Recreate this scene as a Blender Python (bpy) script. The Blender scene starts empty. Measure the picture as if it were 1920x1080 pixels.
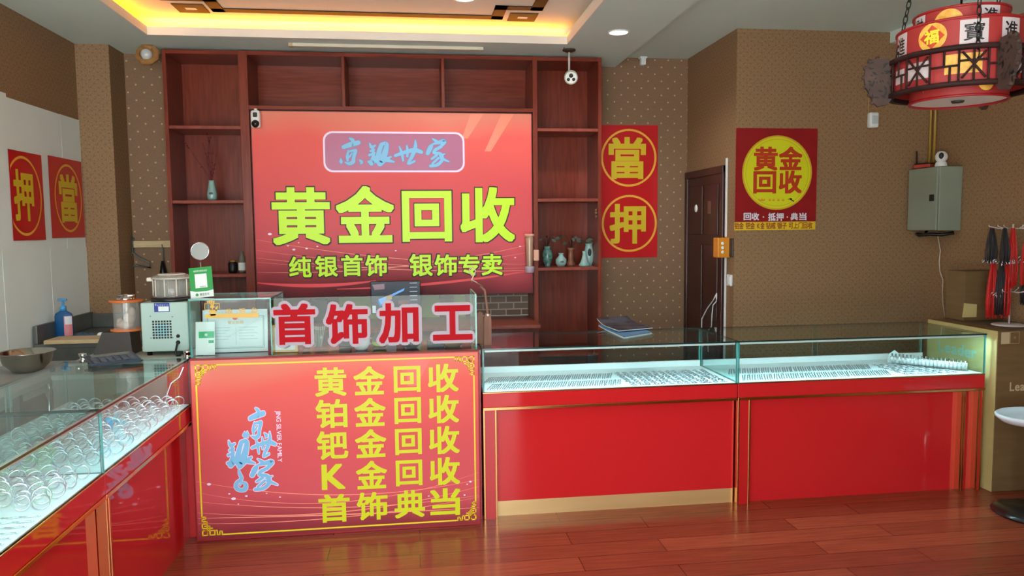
import bpy, bmesh, math, random
from mathutils import Vector, Matrix
random.seed(7)
PI = math.pi
S = bpy.context.scene
COL = S.collection

# ------------------------------------------------------------------ camera
CF, CYAW, CPIT, CROLL, CH = 1403.6, .1295, .08, -.0096, 1.65
FWD = Vector((math.sin(CYAW)*math.cos(CPIT), math.cos(CYAW)*math.cos(CPIT), -math.sin(CPIT)))
_R = Vector((math.cos(CYAW), -math.sin(CYAW), 0)); _U = _R.cross(FWD)
RT = _R*math.cos(CROLL)+_U*math.sin(CROLL); UP = -_R*math.sin(CROLL)+_U*math.cos(CROLL)
EYE = Vector((0, 0, CH))
cd = bpy.data.cameras.new('camera'); cam = bpy.data.objects.new('camera', cd); COL.objects.link(cam)
cd.sensor_width = 36; cd.lens = CF*36/1920; cd.clip_start = .05
m3 = Matrix((RT, UP, -FWD)).transposed().to_4x4(); m3.translation = EYE
cam.matrix_world = m3
S.camera = cam
def ray(u, v): return RT*(u-960)/CF - UP*(v-540)/CF + FWD
def PZ(u, v, z): d = ray(u, v); return EYE+d*((z-CH)/d.z)
def PY(u, v, y): d = ray(u, v); return EYE+d*(y/d.y)
def PX(u, v, x): d = ray(u, v); return EYE+d*(x/d.x)

# ------------------------------------------------------------------ sky, exposure
S.view_settings.view_transform = 'Standard'; S.view_settings.look = 'None'
S.view_settings.gamma = 1; S.view_settings.use_curve_mapping = False
S.view_settings.exposure = 0.38
S.cycles.transparent_max_bounces = 32
w = bpy.data.worlds.new('sky'); S.world = w; w.use_nodes = True
w.node_tree.nodes['Background'].inputs[0].default_value = (.86, .97, 1.0, 1)
w.node_tree.nodes['Background'].inputs[1].default_value = 5.6

sd = bpy.data.lights.new('sun', 'SUN'); sd.energy = 40; sd.angle = .02; sd.color = (1, .96, .9)
so = bpy.data.objects.new('sun', sd); COL.objects.link(so); so.rotation_euler = (math.radians(-28), math.radians(-24), 0)

# ------------------------------------------------------------------ materials
def lin(c):
    return tuple((x/255/12.92 if x/255 <= .04045 else ((x/255+.055)/1.055)**2.4) for x in c)
MATS = {}
def mat(name, rgb=(128,128,128), rough=.5, metal=0, spec=.5, emit=0, ecol=None, coat=0):
    if name in MATS: return MATS[name]
    m = bpy.data.materials.new(name); m.use_nodes = True; b = m.node_tree.nodes['Principled BSDF']
    c = lin(rgb)
    b.inputs['Base Color'].default_value = (*c, 1); b.inputs['Roughness'].default_value = rough
    b.inputs['Metallic'].default_value = metal; b.inputs['Specular IOR Level'].default_value = spec
    b.inputs['Coat Weight'].default_value = coat; b.inputs['Coat Roughness'].default_value = .04
    if emit:
        b.inputs['Emission Color'].default_value = (*(lin(ecol) if ecol else c), 1)
        b.inputs['Emission Strength'].default_value = emit
    MATS[name] = m; return m
def nodes(m): return m.node_tree.nodes, m.node_tree.links, m.node_tree.nodes['Principled BSDF']
def ramp(n, stops):
    r = n.new('ShaderNodeValToRGB'); e = r.color_ramp.elements
    while len(e) < len(stops): e.new(.5)
    for k, (p, c) in enumerate(stops): e[k].position = p; e[k].color = (*lin(c), 1)
    return r
def noise_mat(name, stops, scale=(1,1,1), nscale=5, detail=4, rough=.5, spec=.5, metal=0, coat=0, bump=0):
    m = mat(name, stops[0][1], rough, metal, spec, coat=coat); n, l, b = nodes(m)
    tc = n.new('ShaderNodeTexCoord'); mp = n.new('ShaderNodeMapping'); mp.inputs['Scale'].default_value = scale
    nz = n.new('ShaderNodeTexNoise'); nz.inputs['Scale'].default_value = nscale; nz.inputs['Detail'].default_value = detail
    r = ramp(n, stops)
    l.new(tc.outputs['Object'], mp.inputs[0]); l.new(mp.outputs[0], nz.inputs['Vector']); l.new(nz.outputs[0], r.inputs[0]); l.new(r.outputs[0], b.inputs['Base Color'])
    if bump:
        bp = n.new('ShaderNodeBump'); bp.inputs['Strength'].default_value = bump; bp.inputs['Distance'].default_value = .002
        l.new(nz.outputs[0], bp.inputs['Height']); l.new(bp.outputs[0], b.inputs['Normal'])
    return m
def wallpaper(name, base, base2, dot, dscale, thr):
    m = mat(name, base, .62, 0, .35); n, l, b = nodes(m)
    tc = n.new('ShaderNodeTexCoord'); sp = n.new('ShaderNodeSeparateXYZ'); ad = n.new('ShaderNodeMath'); cb = n.new('ShaderNodeCombineXYZ')
    l.new(tc.outputs['Object'], sp.inputs[0]); l.new(sp.outputs[0], ad.inputs[0]); l.new(sp.outputs[1], ad.inputs[1])
    l.new(ad.outputs[0], cb.inputs[0]); l.new(sp.outputs[2], cb.inputs[1])
    mp = n.new('ShaderNodeMapping'); mp.inputs['Rotation'].default_value = (0, 0, PI/4); l.new(cb.outputs[0], mp.inputs[0])
    vo = n.new('ShaderNodeTexVoronoi'); vo.voronoi_dimensions = '2D'; vo.inputs['Scale'].default_value = dscale; vo.inputs['Randomness'].default_value = 0
    l.new(mp.outputs[0], vo.inputs['Vector'])
    nz = n.new('ShaderNodeTexNoise'); nz.inputs['Scale'].default_value = 95; nz.inputs['Detail'].default_value = 3
    mp2 = n.new('ShaderNodeMapping'); mp2.inputs['Scale'].default_value = (1.6, .8, 1); l.new(cb.outputs[0], mp2.inputs[0]); l.new(mp2.outputs[0], nz.inputs['Vector'])
    r = ramp(n, [(.35, base), (.65, base2)]); l.new(nz.outputs[0], r.inputs[0])
    ls = n.new('ShaderNodeMath'); ls.operation = 'LESS_THAN'; ls.inputs[1].default_value = thr; l.new(vo.outputs['Distance'], ls.inputs[0])
    mx = n.new('ShaderNodeMix'); mx.data_type = 'RGBA'; mx.inputs[7].default_value = (*lin(dot), 1)
    l.new(ls.outputs[0], mx.inputs[0]); l.new(r.outputs[0], mx.inputs[6]); l.new(mx.outputs[2], b.inputs['Base Color'])
    return m
def wood(name, c1, c2, scale, rough=.3, coat=0, nscale=6):
    m = noise_mat(name, [(.3, c1), (.7, c2)], scale, nscale, 6, rough, .3, 0, coat); return m
def glass(name, tint, ior=1.22):
    m = bpy.data.materials.new(name); m.use_nodes = True; n = m.node_tree.nodes; l = m.node_tree.links; n.clear()
    o = n.new('ShaderNodeOutputMaterial'); t = n.new('ShaderNodeBsdfTransparent'); g = n.new('ShaderNodeBsdfGlossy'); x = n.new('ShaderNodeMixShader')
    t.inputs[0].default_value = (*tint, 1); g.inputs['Roughness'].default_value = .01; g.inputs[0].default_value = (1, 1, 1, 1)
    f = n.new('ShaderNodeFresnel'); f.inputs[0].default_value = ior
    # the same fresnel from either side of the sheet
    ge = n.new('ShaderNodeNewGeometry'); mx = n.new('ShaderNodeMix'); mx.inputs[2].default_value = ior; mx.inputs[3].default_value = 1/ior
    l.new(ge.outputs['Backfacing'], mx.inputs[0]); l.new(mx.outputs[0], f.inputs[0])
    l.new(f.outputs[0], x.inputs[0]); l.new(t.outputs[0], x.inputs[1]); l.new(g.outputs[0], x.inputs[2]); l.new(x.outputs[0], o.inputs[0])
    MATS[name] = m; return m

WP_SIDE = wallpaper('wallpaper brown dark flecks', (158,125,91), (132,102,73), (126,96,68), 26, .15)
WP_BACK = wallpaper('wallpaper brown pale dots', (140,110,84), (130,100,76), (198,166,122), 12, .085)
CEIL = noise_mat('ceiling paint', [(.3, (214,232,226)), (.7, (218,236,230))], nscale=2, rough=.75, spec=.2)
CEILW = noise_mat('tray paint warm white', [(.3, (230,230,222)), (.7, (234,234,227))], nscale=2, rough=.7, spec=.2)
WOODV = wood('cherry veneer upright', (136,58,40), (110,42,28), (9,9,.7), .3, 0)
WOODH = wood('cherry veneer lengthwise', (136,58,40), (110,42,28), (.7,9,9), .3, 0)
WOODE = wood('cherry veneer edge', (150,70,54), (128,56,44), (4,4,4), .36, .08)
DOORM = wood('door mahogany', (66,24,20), (50,18,15), (8,8,.6), .35, .15)
RED = mat('red lacquer panel', (204,36,40), .045, 0, .5, coat=0)
REDD = mat('red lacquer side', (194,32,35), .1, 0, .5, coat=.4)
GOLD = mat('polished gold trim', (228,170,112), .16, 1)
BRASS = noise_mat('brass kick plate', [(.3,(238,204,146)),(.7,(230,194,134))], (.5,1,6), 3, 3, .3, .5, .55)
GLASS = glass('clear case glass', (.92,.97,.965))
GLASST = glass('case top glass', (.88,.955,.945))
GEDGE = mat('glass edge teal', (84,160,156), .15, 0, .6)
GEDGET = mat('top glass edge dark teal', (24,52,50), .12, 0, .6)
GLASSC = glass('clear thin glass', (.86,.87,.85), 1.5)
WHITE = mat('white plastic', (228,232,232), .35)
PAPER = noise_mat('white paper', [(.3,(226,236,233)),(.7,(232,240,237))], nscale=3, rough=.8, spec=.2)
TRAY = mat('white tray', (226,236,236), .5)
SILVER = mat('polished silver', (210,218,223), .26, .75)
STEEL = mat('brushed steel', (150,154,152), .34, 1)
STEELD = noise_mat('worn bench steel', [(.3,(96,98,94)),(.7,(118,120,114))], nscale=6, rough=.4, metal=.6)
CHROME = mat('chrome', (215,218,220), .1, 1)
BLACK = mat('black plastic', (22,22,24), .4)
DARKG = mat('dark grey casing', (62,58,56), .5)
LED = mat('cool led strip', (235,250,255), .5, emit=95, ecol=(190,240,250))
LEDL = mat('soft led strip', (235,250,255), .5, emit=34, ecol=(190,240,250))

def cloudy(name, tint, k):
    m = glass(name, tint, 1.5); n = m.node_tree.nodes; l = m.node_tree.links; o = [q for q in n if q.type == 'OUTPUT_MATERIAL'][0]
    s0 = o.inputs[0].links[0].from_socket; d = n.new('ShaderNodeBsdfDiffuse'); d.inputs[0].default_value = (.8,.79,.76,1); x = n.new('ShaderNodeMixShader'); x.inputs[0].default_value = k
    l.new(s0, x.inputs[1]); l.new(d.outputs[0], x.inputs[2]); l.new(x.outputs[0], o.inputs[0]); return m
ACRYL = cloudy('cloudy acrylic', (.86,.86,.84), .2)

# ------------------------------------------------------------------ mesh builder
ORG = {}
class MB:
    def __init__(s): s.v = []; s.f = []; s.mi = []; s.M = None; s.cur = 0; s.sm = []; s.smooth = False
    def add(s, vs, fs, M=None):
        b = len(s.v); T = M or s.M
        s.v += [(T @ Vector(p)) if T else Vector(p) for p in vs]
        for f in fs: s.f.append(tuple(b+i for i in f)); s.mi.append(s.cur); s.sm.append(s.smooth)
        return s
    def box(s, x0, x1, y0, y1, z0, z1, bev=0, M=None):
        if x0 > x1: x0, x1 = x1, x0
        if y0 > y1: y0, y1 = y1, y0
        if z0 > z1: z0, z1 = z1, z0
        vs = [(x,y,z) for z in (z0,z1) for y in (y0,y1) for x in (x0,x1)]
        fs = [(0,2,3,1),(4,5,7,6),(0,1,5,4),(2,6,7,3),(0,4,6,2),(1,3,7,5)]
        if bev:
            bm = bmesh.new(); bv = [bm.verts.new(p) for p in vs]
            for f in fs: bm.faces.new([bv[i] for i in f])
            bmesh.ops.bevel(bm, geom=list(bm.edges), offset=min(bev, (x1-x0)*.49, (y1-y0)*.49, (z1-z0)*.49), segments=2, affect='EDGES', profile=.5)
            bm.verts.ensure_lookup_table(); bm.verts.index_update()
            vs = [v.co[:] for v in bm.verts]; fs = [[v.index for v in f.verts] for f in bm.faces]; bm.free()
        return s.add(vs, fs, M)
    def pane(s, x0, x1, y0, y1, z0, z1):          # a sheet of glass: faces slot 0, cut edges slot 1
        d = sorted(((x1-x0, 0), (y1-y0, 1), (z1-z0, 2)))[0][1]
        vs = [(x,y,z) for z in (z0,z1) for y in (y0,y1) for x in (x0,x1)]
        fs = [((0,2,3,1),2),((4,5,7,6),2),((0,1,5,4),1),((2,6,7,3),1),((0,4,6,2),0),((1,3,7,5),0)]
        for f, ax in fs:
            s.cur = 0 if ax == d else 1; s.add(vs, [f])
        s.cur = 0; return s
    def poly(s, pts): return s.add(pts, [tuple(range(len(pts)))])
    def prism(s, pts, off):
        n = len(pts); o = Vector(off); vs = [Vector(p) for p in pts]+[Vector(p)+o for p in pts]
        return s.add(vs, [tuple(range(n))[::-1], tuple(range(n, 2*n))]+[(i,(i+1)%n,n+(i+1)%n,n+i) for i in range(n)])
    def tube(s, pts, r, n=8, closed=False, caps=True, flat=1):
        P = [Vector(p) for p in pts]; N = len(P); rs = r if isinstance(r, (list, tuple)) else [r]*N
        T = []
        for i in range(N):
            a = P[(i-1) % N] if closed or i > 0 else P[i]; c = P[(i+1) % N] if closed or i < N-1 else P[i]
            T.append((c-a).normalized())
        x = Vector((0,0,1)) if abs(T[0].z) < .9 else Vector((1,0,0))
        nrm = (x-T[0]*x.dot(T[0])).normalized(); vs = []
        for i in range(N):
            nrm = (nrm-T[i]*nrm.dot(T[i])).normalized(); bn = T[i].cross(nrm)
            for k in range(n):
                a = k*2*PI/n; vs.append(P[i]+nrm*math.cos(a)*rs[i]*flat+bn*math.sin(a)*rs[i])
        fs = [(i*n+k, i*n+(k+1)%n, ((i+1)%N)*n+(k+1)%n, ((i+1)%N)*n+k) for i in range(N if closed else N-1) for k in range(n)]
        if caps and not closed: fs += [tuple(range(n))[::-1], tuple((N-1)*n+k for k in range(n))]
        sm = s.smooth; s.smooth = True; s.add(vs, fs); s.smooth = sm; return s
    def lathe(s, prof, c=(0,0,0), n=28, M=None, a0=0, a1=2*PI, smooth=True):
        vs = []; fs = []; full = abs(a1-a0-2*PI) < 1e-6; k2 = n if full else n+1
        for r, z in prof:
            for k in range(k2):
                a = a0+(a1-a0)*k/n; vs.append((c[0]+r*math.cos(a), c[1]+r*math.sin(a), c[2]+z))
        for i in range(len(prof)-1):
            for k in range(n):
                k1 = (k+1) % k2; fs.append((i*k2+k, i*k2+k1, (i+1)*k2+k1, (i+1)*k2+k))
        sm = s.smooth; s.smooth = smooth; s.add(vs, fs, M); s.smooth = sm; return s
    def cyl(s, c, r, z0, z1, n=24, M=None, r2=None):
        r2 = r if r2 is None else r2
        return s.lathe([(0,z0),(r,z0),(r,z0),(r2,z1),(r2,z1),(0,z1)], c, n, M)
    def ball(s, c, r, n=16, sq=(1,1,1)):
        prof = [(math.sin(PI*i/10), -math.cos(PI*i/10)) for i in range(11)]
        T = Matrix.Translation(Vector(c)) @ Matrix.Diagonal((r*sq[0], r*sq[1], r*sq[2], 1))
        if s.M: T = s.M @ T
        return s.lathe(prof, (0,0,0), n, T)
    def build(s, name, m, parent=None, origin=None):
        me = bpy.data.meshes.new(name); o = Vector(origin) if origin else (ORG.get(parent.name, Vector()) if parent else Vector())
        me.from_pydata([(p-o)[:] for p in s.v], [], s.f); 
        for k in (m if isinstance(m, (list, tuple)) else [m]): me.materials.append(k)
        me.polygons.foreach_set('material_index', s.mi); me.polygons.foreach_set('use_smooth', s.sm); me.update()
        ob = bpy.data.objects.new(name, me); COL.objects.link(ob)
        if parent: ob.parent = parent; ORG[ob.name] = o
        else: ob.location = o; ORG[ob.name] = o
        return ob
def mb(): return MB()
def thing(name, label, cat, loc=(0,0,0), group=None):
    o = bpy.data.objects.new(name, None); COL.objects.link(o); o.empty_display_size = .05
    o.location = loc; ORG[o.name] = Vector(loc); return tag(o, label, cat, group)
def tag(o, label, cat, group=None):
    o['label'] = label; o['category'] = cat
    if group: o['group'] = group
    return o
def struct(name, b, m):
    o = b.build(name, m); o['kind'] = 'structure'; return o
def dup(root, loc, rz=0, label=None, rot=None):
    r = root.copy(); COL.objects.link(r); r.location = loc; r.rotation_euler = rot or (0,0,rz)
    if label: r['label'] = label
    for ch in list(root.children):
        c = ch.copy(); COL.objects.link(c); c.parent = r
        for g in list(ch.children): d = g.copy(); COL.objects.link(d); d.parent = c
    return r

# ------------------------------------------------------------------ lettering
GC = {}
def glyph(ch):
    if ch in GC: return GC[ch]
    c = bpy.data.curves.new('g', 'FONT'); c.body = ch; c.resolution_u = 3
    o = bpy.data.objects.new('g', c); COL.objects.link(o)
    dg = bpy.context.evaluated_depsgraph_get(); me = bpy.data.meshes.new_from_object(o.evaluated_get(dg))
    vs = [v.co.to_2d() for v in me.vertices]; fs = [tuple(p.vertices) for p in me.polygons]
    bpy.data.objects.remove(o); bpy.data.curves.remove(c); bpy.data.meshes.remove(me)
    xs = [v.x for v in vs] or [0]; ys = [v.y for v in vs] or [0]
    GC[ch] = (vs, fs, (min(xs), min(ys), max(xs), max(ys))); return GC[ch]
SQ = [(0,0)]+[(a,b) for a in (-1,0,1) for b in (-1,0,1) if (a,b) != (0,0)]
SQ5 = [(0,0)]+[(a/2,b/2) for a in range(-2,3) for b in range(-2,3) if max(abs(a),abs(b)) == 2]
RD = [(0,0)]+[(math.cos(k*PI/8), math.sin(k*PI/8)) for k in range(16)]+[(.5*math.cos(k*PI/4), .5*math.sin(k*PI/4)) for k in range(8)]
def put(b, ch, rect, fn, r=.034, extra=0, lift=0, shape=SQ):
    """glyph fattened by r em, its bold outline mapped into rect (x0,y0,x1,y1) of the surface fn(x, y, height);
    extra em of border is added outside the same letter"""
    vs, fs, (a0, b0, a1, b1) = glyph(ch); x0, y0, x1, y1 = rect
    sx = (x1-x0)/(a1-a0+2*r); sy = (y1-y0)/(b1-b0+2*r)
    for k, (dx, dy) in enumerate(shape if r+extra > .005 else [(0,0)]):
        h = lift+k*2.5e-5
        b.add([fn(x0+(v.x-a0+r+dx*(r+extra))*sx, y0+(v.y-b0+r+dy*(r+extra))*sy, h) for v in vs], fs)
def line(b, txt, x0, x1, y0, y1, fn, r=.03, lift=0, shape=SQ, extra=0):
    """a row of characters set in equal cells from x0 to x1 between y0 and y1"""
    n = len(txt); cw = (x1-x0)/n
    for i, ch in enumerate(txt):
        if ch == ' ': continue
        vs, fs, bb = glyph(ch); e = .95
        em_w = cw/e*.98; em_h = (y1-y0)/.9
        ox = x0+i*cw+(cw-(bb[2]-bb[0])*em_w)/2-bb[0]*em_w; oy = y0+.09*em_h
        for k, (dx, dy) in enumerate(shape if r+extra > .005 else [(0,0)]):
            b.add([fn(ox+(v.x+dx*(r+extra))*em_w, oy+(v.y+dy*(r+extra))*em_h, lift+k*2.5e-5) for v in vs], fs)
def latin(b, txt, x0, y0, h, fn, r=.01, lift=0, width=None):
    adv = 0; items = []
    for ch in txt:
        if ch == ' ': adv += .3; continue
        vs, fs, bb = glyph(ch); items.append((vs, fs, adv-bb[0])); adv += bb[2]-bb[0]+.09
    s = h/.72; sx = width/(adv-.09) if width else s
    for vs, fs, a in items:
        for k, (dx, dy) in enumerate(SQ if r > .005 else [(0,0)]):
            b.add([fn(x0+(v.x+a+dx*r)*sx, y0+(v.y+dy*r)*s, lift+k*2.5e-5) for v in vs], fs)
def onY(y): return lambda x, z, h: Vector((x, y-h, z))
def brush(b, pts, fn, lift=0, grow=0):
    """one brush stroke: (x, y, width) control points, drawn through a smooth curve"""
    P = [pts[0]]+list(pts)+[pts[-1]]; out = []
    for i in range(1, len(P)-2):
        for t in range(5):
            t /= 5; q = []
            for c in range(3):
                p0, p1, p2, p3 = P[i-1][c], P[i][c], P[i+1][c], P[i+2][c]
                q.append(.5*((2*p1)+(-p0+p2)*t+(2*p0-5*p1+4*p2-p3)*t*t+(-p0+3*p1-3*p2+p3)*t**3))
            out.append(q)
    out.append(list(pts[-1])); n = len(out)
    L = []; R = []
    for i, (x, y, wd) in enumerate(out):
        a = out[max(i-1, 0)]; c = out[min(i+1, n-1)]; d = Vector((c[0]-a[0], c[1]-a[1]))
        d = d.normalized() if d.length > 1e-9 else Vector((1, 0)); hw = max(wd*1.5, 1)/2+grow
        L.append((x-d.y*hw, y+d.x*hw)); R.append((x+d.y*hw, y-d.x*hw))
    for i in range(n-1): b.poly([fn(*L[i], lift), fn(*L[i+1], lift), fn(*R[i+1], lift), fn(*R[i], lift)]); lift += 4e-6
    for e in (out[0], out[-1]):
        hw = max(e[2]*1.5, 1)/2+grow; b.poly([fn(e[0]+hw*math.cos(k*PI/5), e[1]+hw*math.sin(k*PI/5), lift) for k in range(10)])
INK = {  # brush characters, drawn in a 6x enlargement of the plaque
 'jing': [[(455,235,14),(488,262,28),(500,310,24)], [(385,335,30),(470,305,38),(552,285,34)], [(440,375,12),(428,440,24),(432,490,14)], [(438,385,12),(480,378,18),(522,372,24)],
   [(520,380,26),(500,450,26),(492,500,30),(450,522,24),(400,505,8)], [(448,450,14),(480,405,10)], [(352,460,6),(357,500,26),(360,522,6)], [(562,478,8),(588,505,26),(574,524,6)]],
 'yin': [[(678,290,8),(700,335,26),(742,318,14)], [(690,380,18),(732,362,12)], [(676,425,20),(738,402,12)], [(712,340,20),(722,430,26),(700,515,40)], [(668,500,20),(715,500,40),(765,435,16)],
   [(812,305,30),(782,400,36),(775,485,44),(800,530,26)], [(815,300,24),(868,300,30),(852,400,44),(822,475,50)], [(795,520,44),(860,475,30),(918,445,14)], [(850,480,24),(900,488,24),(955,502,10)]],
 'shi': [[(968,430,22),(1100,385,28),(1190,370,34),(1262,392,26)], [(1012,328,8),(1040,400,22),(1055,488,14)], [(1097,318,10),(1105,380,22),(1103,440,16)], [(1192,260,10),(1192,340,28),(1160,430,28),(1112,522,18),(1182,494,18)]],
 'jia': [[(1385,240,8),(1430,272,24),(1450,290,16)], [(1332,405,30),(1365,335,34),(1390,300,8)], [(1390,300,14),(1450,285,26),(1518,270,34),(1484,325,22)], [(1408,372,22),(1480,330,24)],
   [(1425,355,20),(1400,398,22),(1478,412,22),(1495,475,24),(1440,535,24),(1362,548,22)], [(1376,468,16),(1432,428,20)], [(1386,520,16),(1452,458,18)], [(1484,462,26),(1572,500,10)], [(1474,432,22),(1524,412,8)]],
 'flame': [[(255,745,4),(268,800,22),(285,850,24),(238,895,26),(235,940,30),(275,966,26),(322,955,30),(328,905,26),(290,888,14),(272,918,8)]],
 'dot': [[(318,375,8),(320,410,34),(324,440,6)]]}
BB = {'jing': (335,220,605,540), 'yin': (660,280,965,545), 'shi': (960,255,1275,540), 'jia': (1315,230,1580,570)}

# ================================================================== the room
XL, XR, YB, YI, XI, YF = -2.39, 3.92, 6.3, 5.31, 2.36, -.7
fl = noise_mat('floor planks', [(.35,(128,50,36)),(.65,(108,40,29))], nscale=3, rough=.17, spec=.5)
n, l, b = nodes(fl)
tc = n.new('ShaderNodeTexCoord'); br = n.new('ShaderNodeTexBrick'); mp = n.new('ShaderNodeMapping')
br.inputs['Scale'].default_value = 1; br.inputs['Brick Width'].default_value = 1.25; br.inputs['Row Height'].default_value = .155
br.inputs['Mortar Size'].default_value = .0022; br.inputs['Mortar Smooth'].default_value = .2; br.offset = .37
br.inputs['Color1'].default_value = (*lin((168,80,54)),1); br.inputs['Color2'].default_value = (*lin((142,60,40)),1); br.inputs['Mortar'].default_value = (*lin((84,34,26)),1)
l.new(tc.outputs['Object'], br.inputs['Vector'])
mp.inputs['Scale'].default_value = (1.2, 26, 1); nz = n.new('ShaderNodeTexNoise'); nz.inputs['Scale'].default_value = 3; nz.inputs['Detail'].default_value = 5
l.new(tc.outputs['Object'], mp.inputs[0]); l.new(mp.outputs[0], nz.inputs['Vector'])
rp = ramp(n, [(.3,(190,190,190)),(.7,(255,255,255))]); l.new(nz.outputs[0], rp.inputs[0])
mx = n.new('ShaderNodeMix'); mx.data_type = 'RGBA'; mx.blend_type = 'MULTIPLY'; mx.inputs[0].default_value = .7
l.new(br.outputs['Color'], mx.inputs[6]); l.new(rp.outputs[0], mx.inputs[7]); l.new(mx.outputs[2], b.inputs['Base Color'])
rr = n.new('ShaderNodeMapRange'); rr.inputs[3].default_value = .13; rr.inputs[4].default_value = .26; l.new(nz.outputs[0], rr.inputs[0]); l.new(rr.outputs[0], b.inputs['Roughness'])
struct('floor', mb().box(XL-.1, XR+.1, YF, YB+.1, -.1, 0), fl)
struct('ground', mb().box(-12, 14, -14, YF, -.14, -.05), noise_mat('grey paving', [(.3,(186,188,184)),(.7,(198,200,196))], nscale=4, rough=.8))
struct('wall_left', mb().box(XL-.1, XL, YF, YB+.1, 0, 3.3), WP_SIDE)
struct('wall_corner', mb().box(XL, -2.16, 5.86, YB, 0, 3.02), WP_SIDE)
struct('wall_back', mb().box(XL, XI, YB, YB+.1, 0, 3.3).box(-2.16, -1.815, 6.15, YB, 0, 3.02), WP_BACK)
struct('wall_inner', mb().box(XI, XR, YI, YB+.1, 0, 3.3), WP_SIDE)
struct('wall_right', mb().box(XR, XR+.1, YF, YB+.1, 0, 3.3), WP_SIDE)
struct('wall_front', mb().box(1.25, XR, YF-.1, YF, 0, 3.3).box(XL, 1.25, YF-.1, YF, 2.8, 3.3), mat('front wall paint', (150,130,108), .7))  # out of view; right part put in to hold daylight off that side
OX0, OX1, OY0, OY1 = -1.79, 1.15, 1.4, 5.55       # opening of the ceiling tray
sof = mb()
sof.box(XL, OX0-.012, YF, YB, 3.0, 3.05).box(OX1+.012, 1.72, YF, YB, 3.0, 3.09).box(OX0-.012, OX1+.012, OY1+.012, YB, 3.0, 3.05).box(OX0-.012, OX1+.012, YF, OY0-.012, 3.0, 3.05)
struct('trim_1', sof, CEIL)
lip = mb()
lip.box(OX0-.012, OX0, OY0, OY1+.012, 2.999, 3.056).box(OX1, OX1+.012, OY0, OY1+.012, 2.999, 3.056).box(OX0, OX1, OY1, OY1+.012, 2.999, 3.056).box(OX0, OX1, OY0-.012, OY0, 2.999, 3.056)
struct('trim_2', lip, CEILW)
g = .14
tray = mb().box(OX0-g, OX1+g, OY0-g, OY1+g, 3.15, 3.2)
tray.box(OX0-g-.02, OX0-g, OY0-g, OY1+g, 3.05, 3.16).box(OX1+g, OX1+g+.02, OY0-g, OY1+g, 3.05, 3.16).box(OX0-g, OX1+g, OY1+g, OY1+g+.02, 3.05, 3.16).box(OX0-g, OX1+g, OY0-g-.02, OY0-g, 3.05, 3.16)
struct('trim_3', tray, CEILW)
struct('ceiling', mb().box(1.72, XR, YF, YB, 3.08, 3.3).box(XL, 1.72, YF, YB, 3.2, 3.3), CEIL)
struct('trim_4', mb().box(3.56, XR, YF, YI, 3.0, 3.08), CEIL)
# brown moulding inlaid on the tray panel
def z3(u, v): p = PZ(u, v, 3.15); return p.x, p.y
bm_ = mb(); zt = 3.15
def bar(x0, y0, x1, y1, wd=.042): bm_.box(min(x0,x1)-wd, max(x0,x1)+wd, min(y0,y1)-wd, max(y0,y1)+wd, zt-.006, zt)
xa, xb, xc, xd = -1.29, -1.62, .62, .93; ya, yb2 = 5.44, 5.2
bar(xa, ya, xc, ya); bar(xa, ya, xa, yb2); bar(xb+.06, yb2, xa, yb2); bar(xc, ya, xc, yb2); bar(xc, yb2, xd-.06, yb2); bar(xb+.06, yb2, xb+.06, 1.9); bar(xd-.06, yb2, xd-.06, 1.9); bar(xb+.06, 1.9, xd-.06, 1.9)
wp = mb()
for cx in (-1.46, .80):
    bm_.box(cx-.1, cx+.1, 5.32, 5.52, zt-.005, zt)
    wp.box(cx-.035, cx+.035, 5.40, 5.44, zt-.007, zt-.004)
struct('trim_5', bm_, mat('dark brown moulding', (44,27,21), .6, 0, .2)); struct('trim_6', wp, CEILW)
# orange led strip lying on the tray ledge
ls = mb(); e = .118
P = [(OX0-e, OY0-e, 3.062), (OX1+e, OY0-e, 3.062), (OX1+e, OY1+e, 3.062), (OX0-e, OY1+e, 3.062)]
ls.tube(P, .008, 6, closed=True)
tag(ls.build('led_strip', mat('amber led', (255,160,10), .5, emit=20, ecol=(255,146,0))), 'amber led strip hidden behind the ceiling tray lip', 'led strip')

# door in the side face of the inner wall
dr = thing('door_1', '', '', (XI, 5.9, 0)); del dr['label'], dr['category']; dr['kind'] = 'structure'
d0, d1, dt = 5.47, 6.27, 2.11
f = mb(); f.box(XI-.03, XI, d0, d0+.055, 0, dt, .006).box(XI-.03, XI, d1-.055, d1, 0, dt, .006).box(XI-.032, XI, d0, d1, dt-.06, dt, .006)
f.build('door_frame', DOORM, dr)
lf = mb(); lf.box(XI-.016, XI, d0+.055, d1-.055, 0, dt-.06)
for za, zb in ((.12,.8),(.9,1.5),(1.58,1.98)):
    for q0, q1 in ((d0+.1, 5.85), (5.89, d1-.1)): lf.box(XI-.024, XI-.015, q0, q1, za, zb, .008)
lf.build('door_leaf', DOORM, dr)
s_ = mb(); q = PX(1304, 391, XI-.03); s_.lathe([(0,.006),(.03,.004),(.032,0)], (0,0,0), 20, Matrix.Translation(Vector((XI-.025, q.y, q.z))) @ Matrix.Rotation(-PI/2, 4, 'Y'))
s_.build('round_sticker', PAPER, dr)
q = PX(1329, 389, XI-.03); k_ = mb().box(XI-.028, XI-.024, q.y-.03, q.y+.03, q.z-.05, q.z+.05); k_.build('paper_sticker', mat('brown sticker', (120,84,66), .6), dr)

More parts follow.
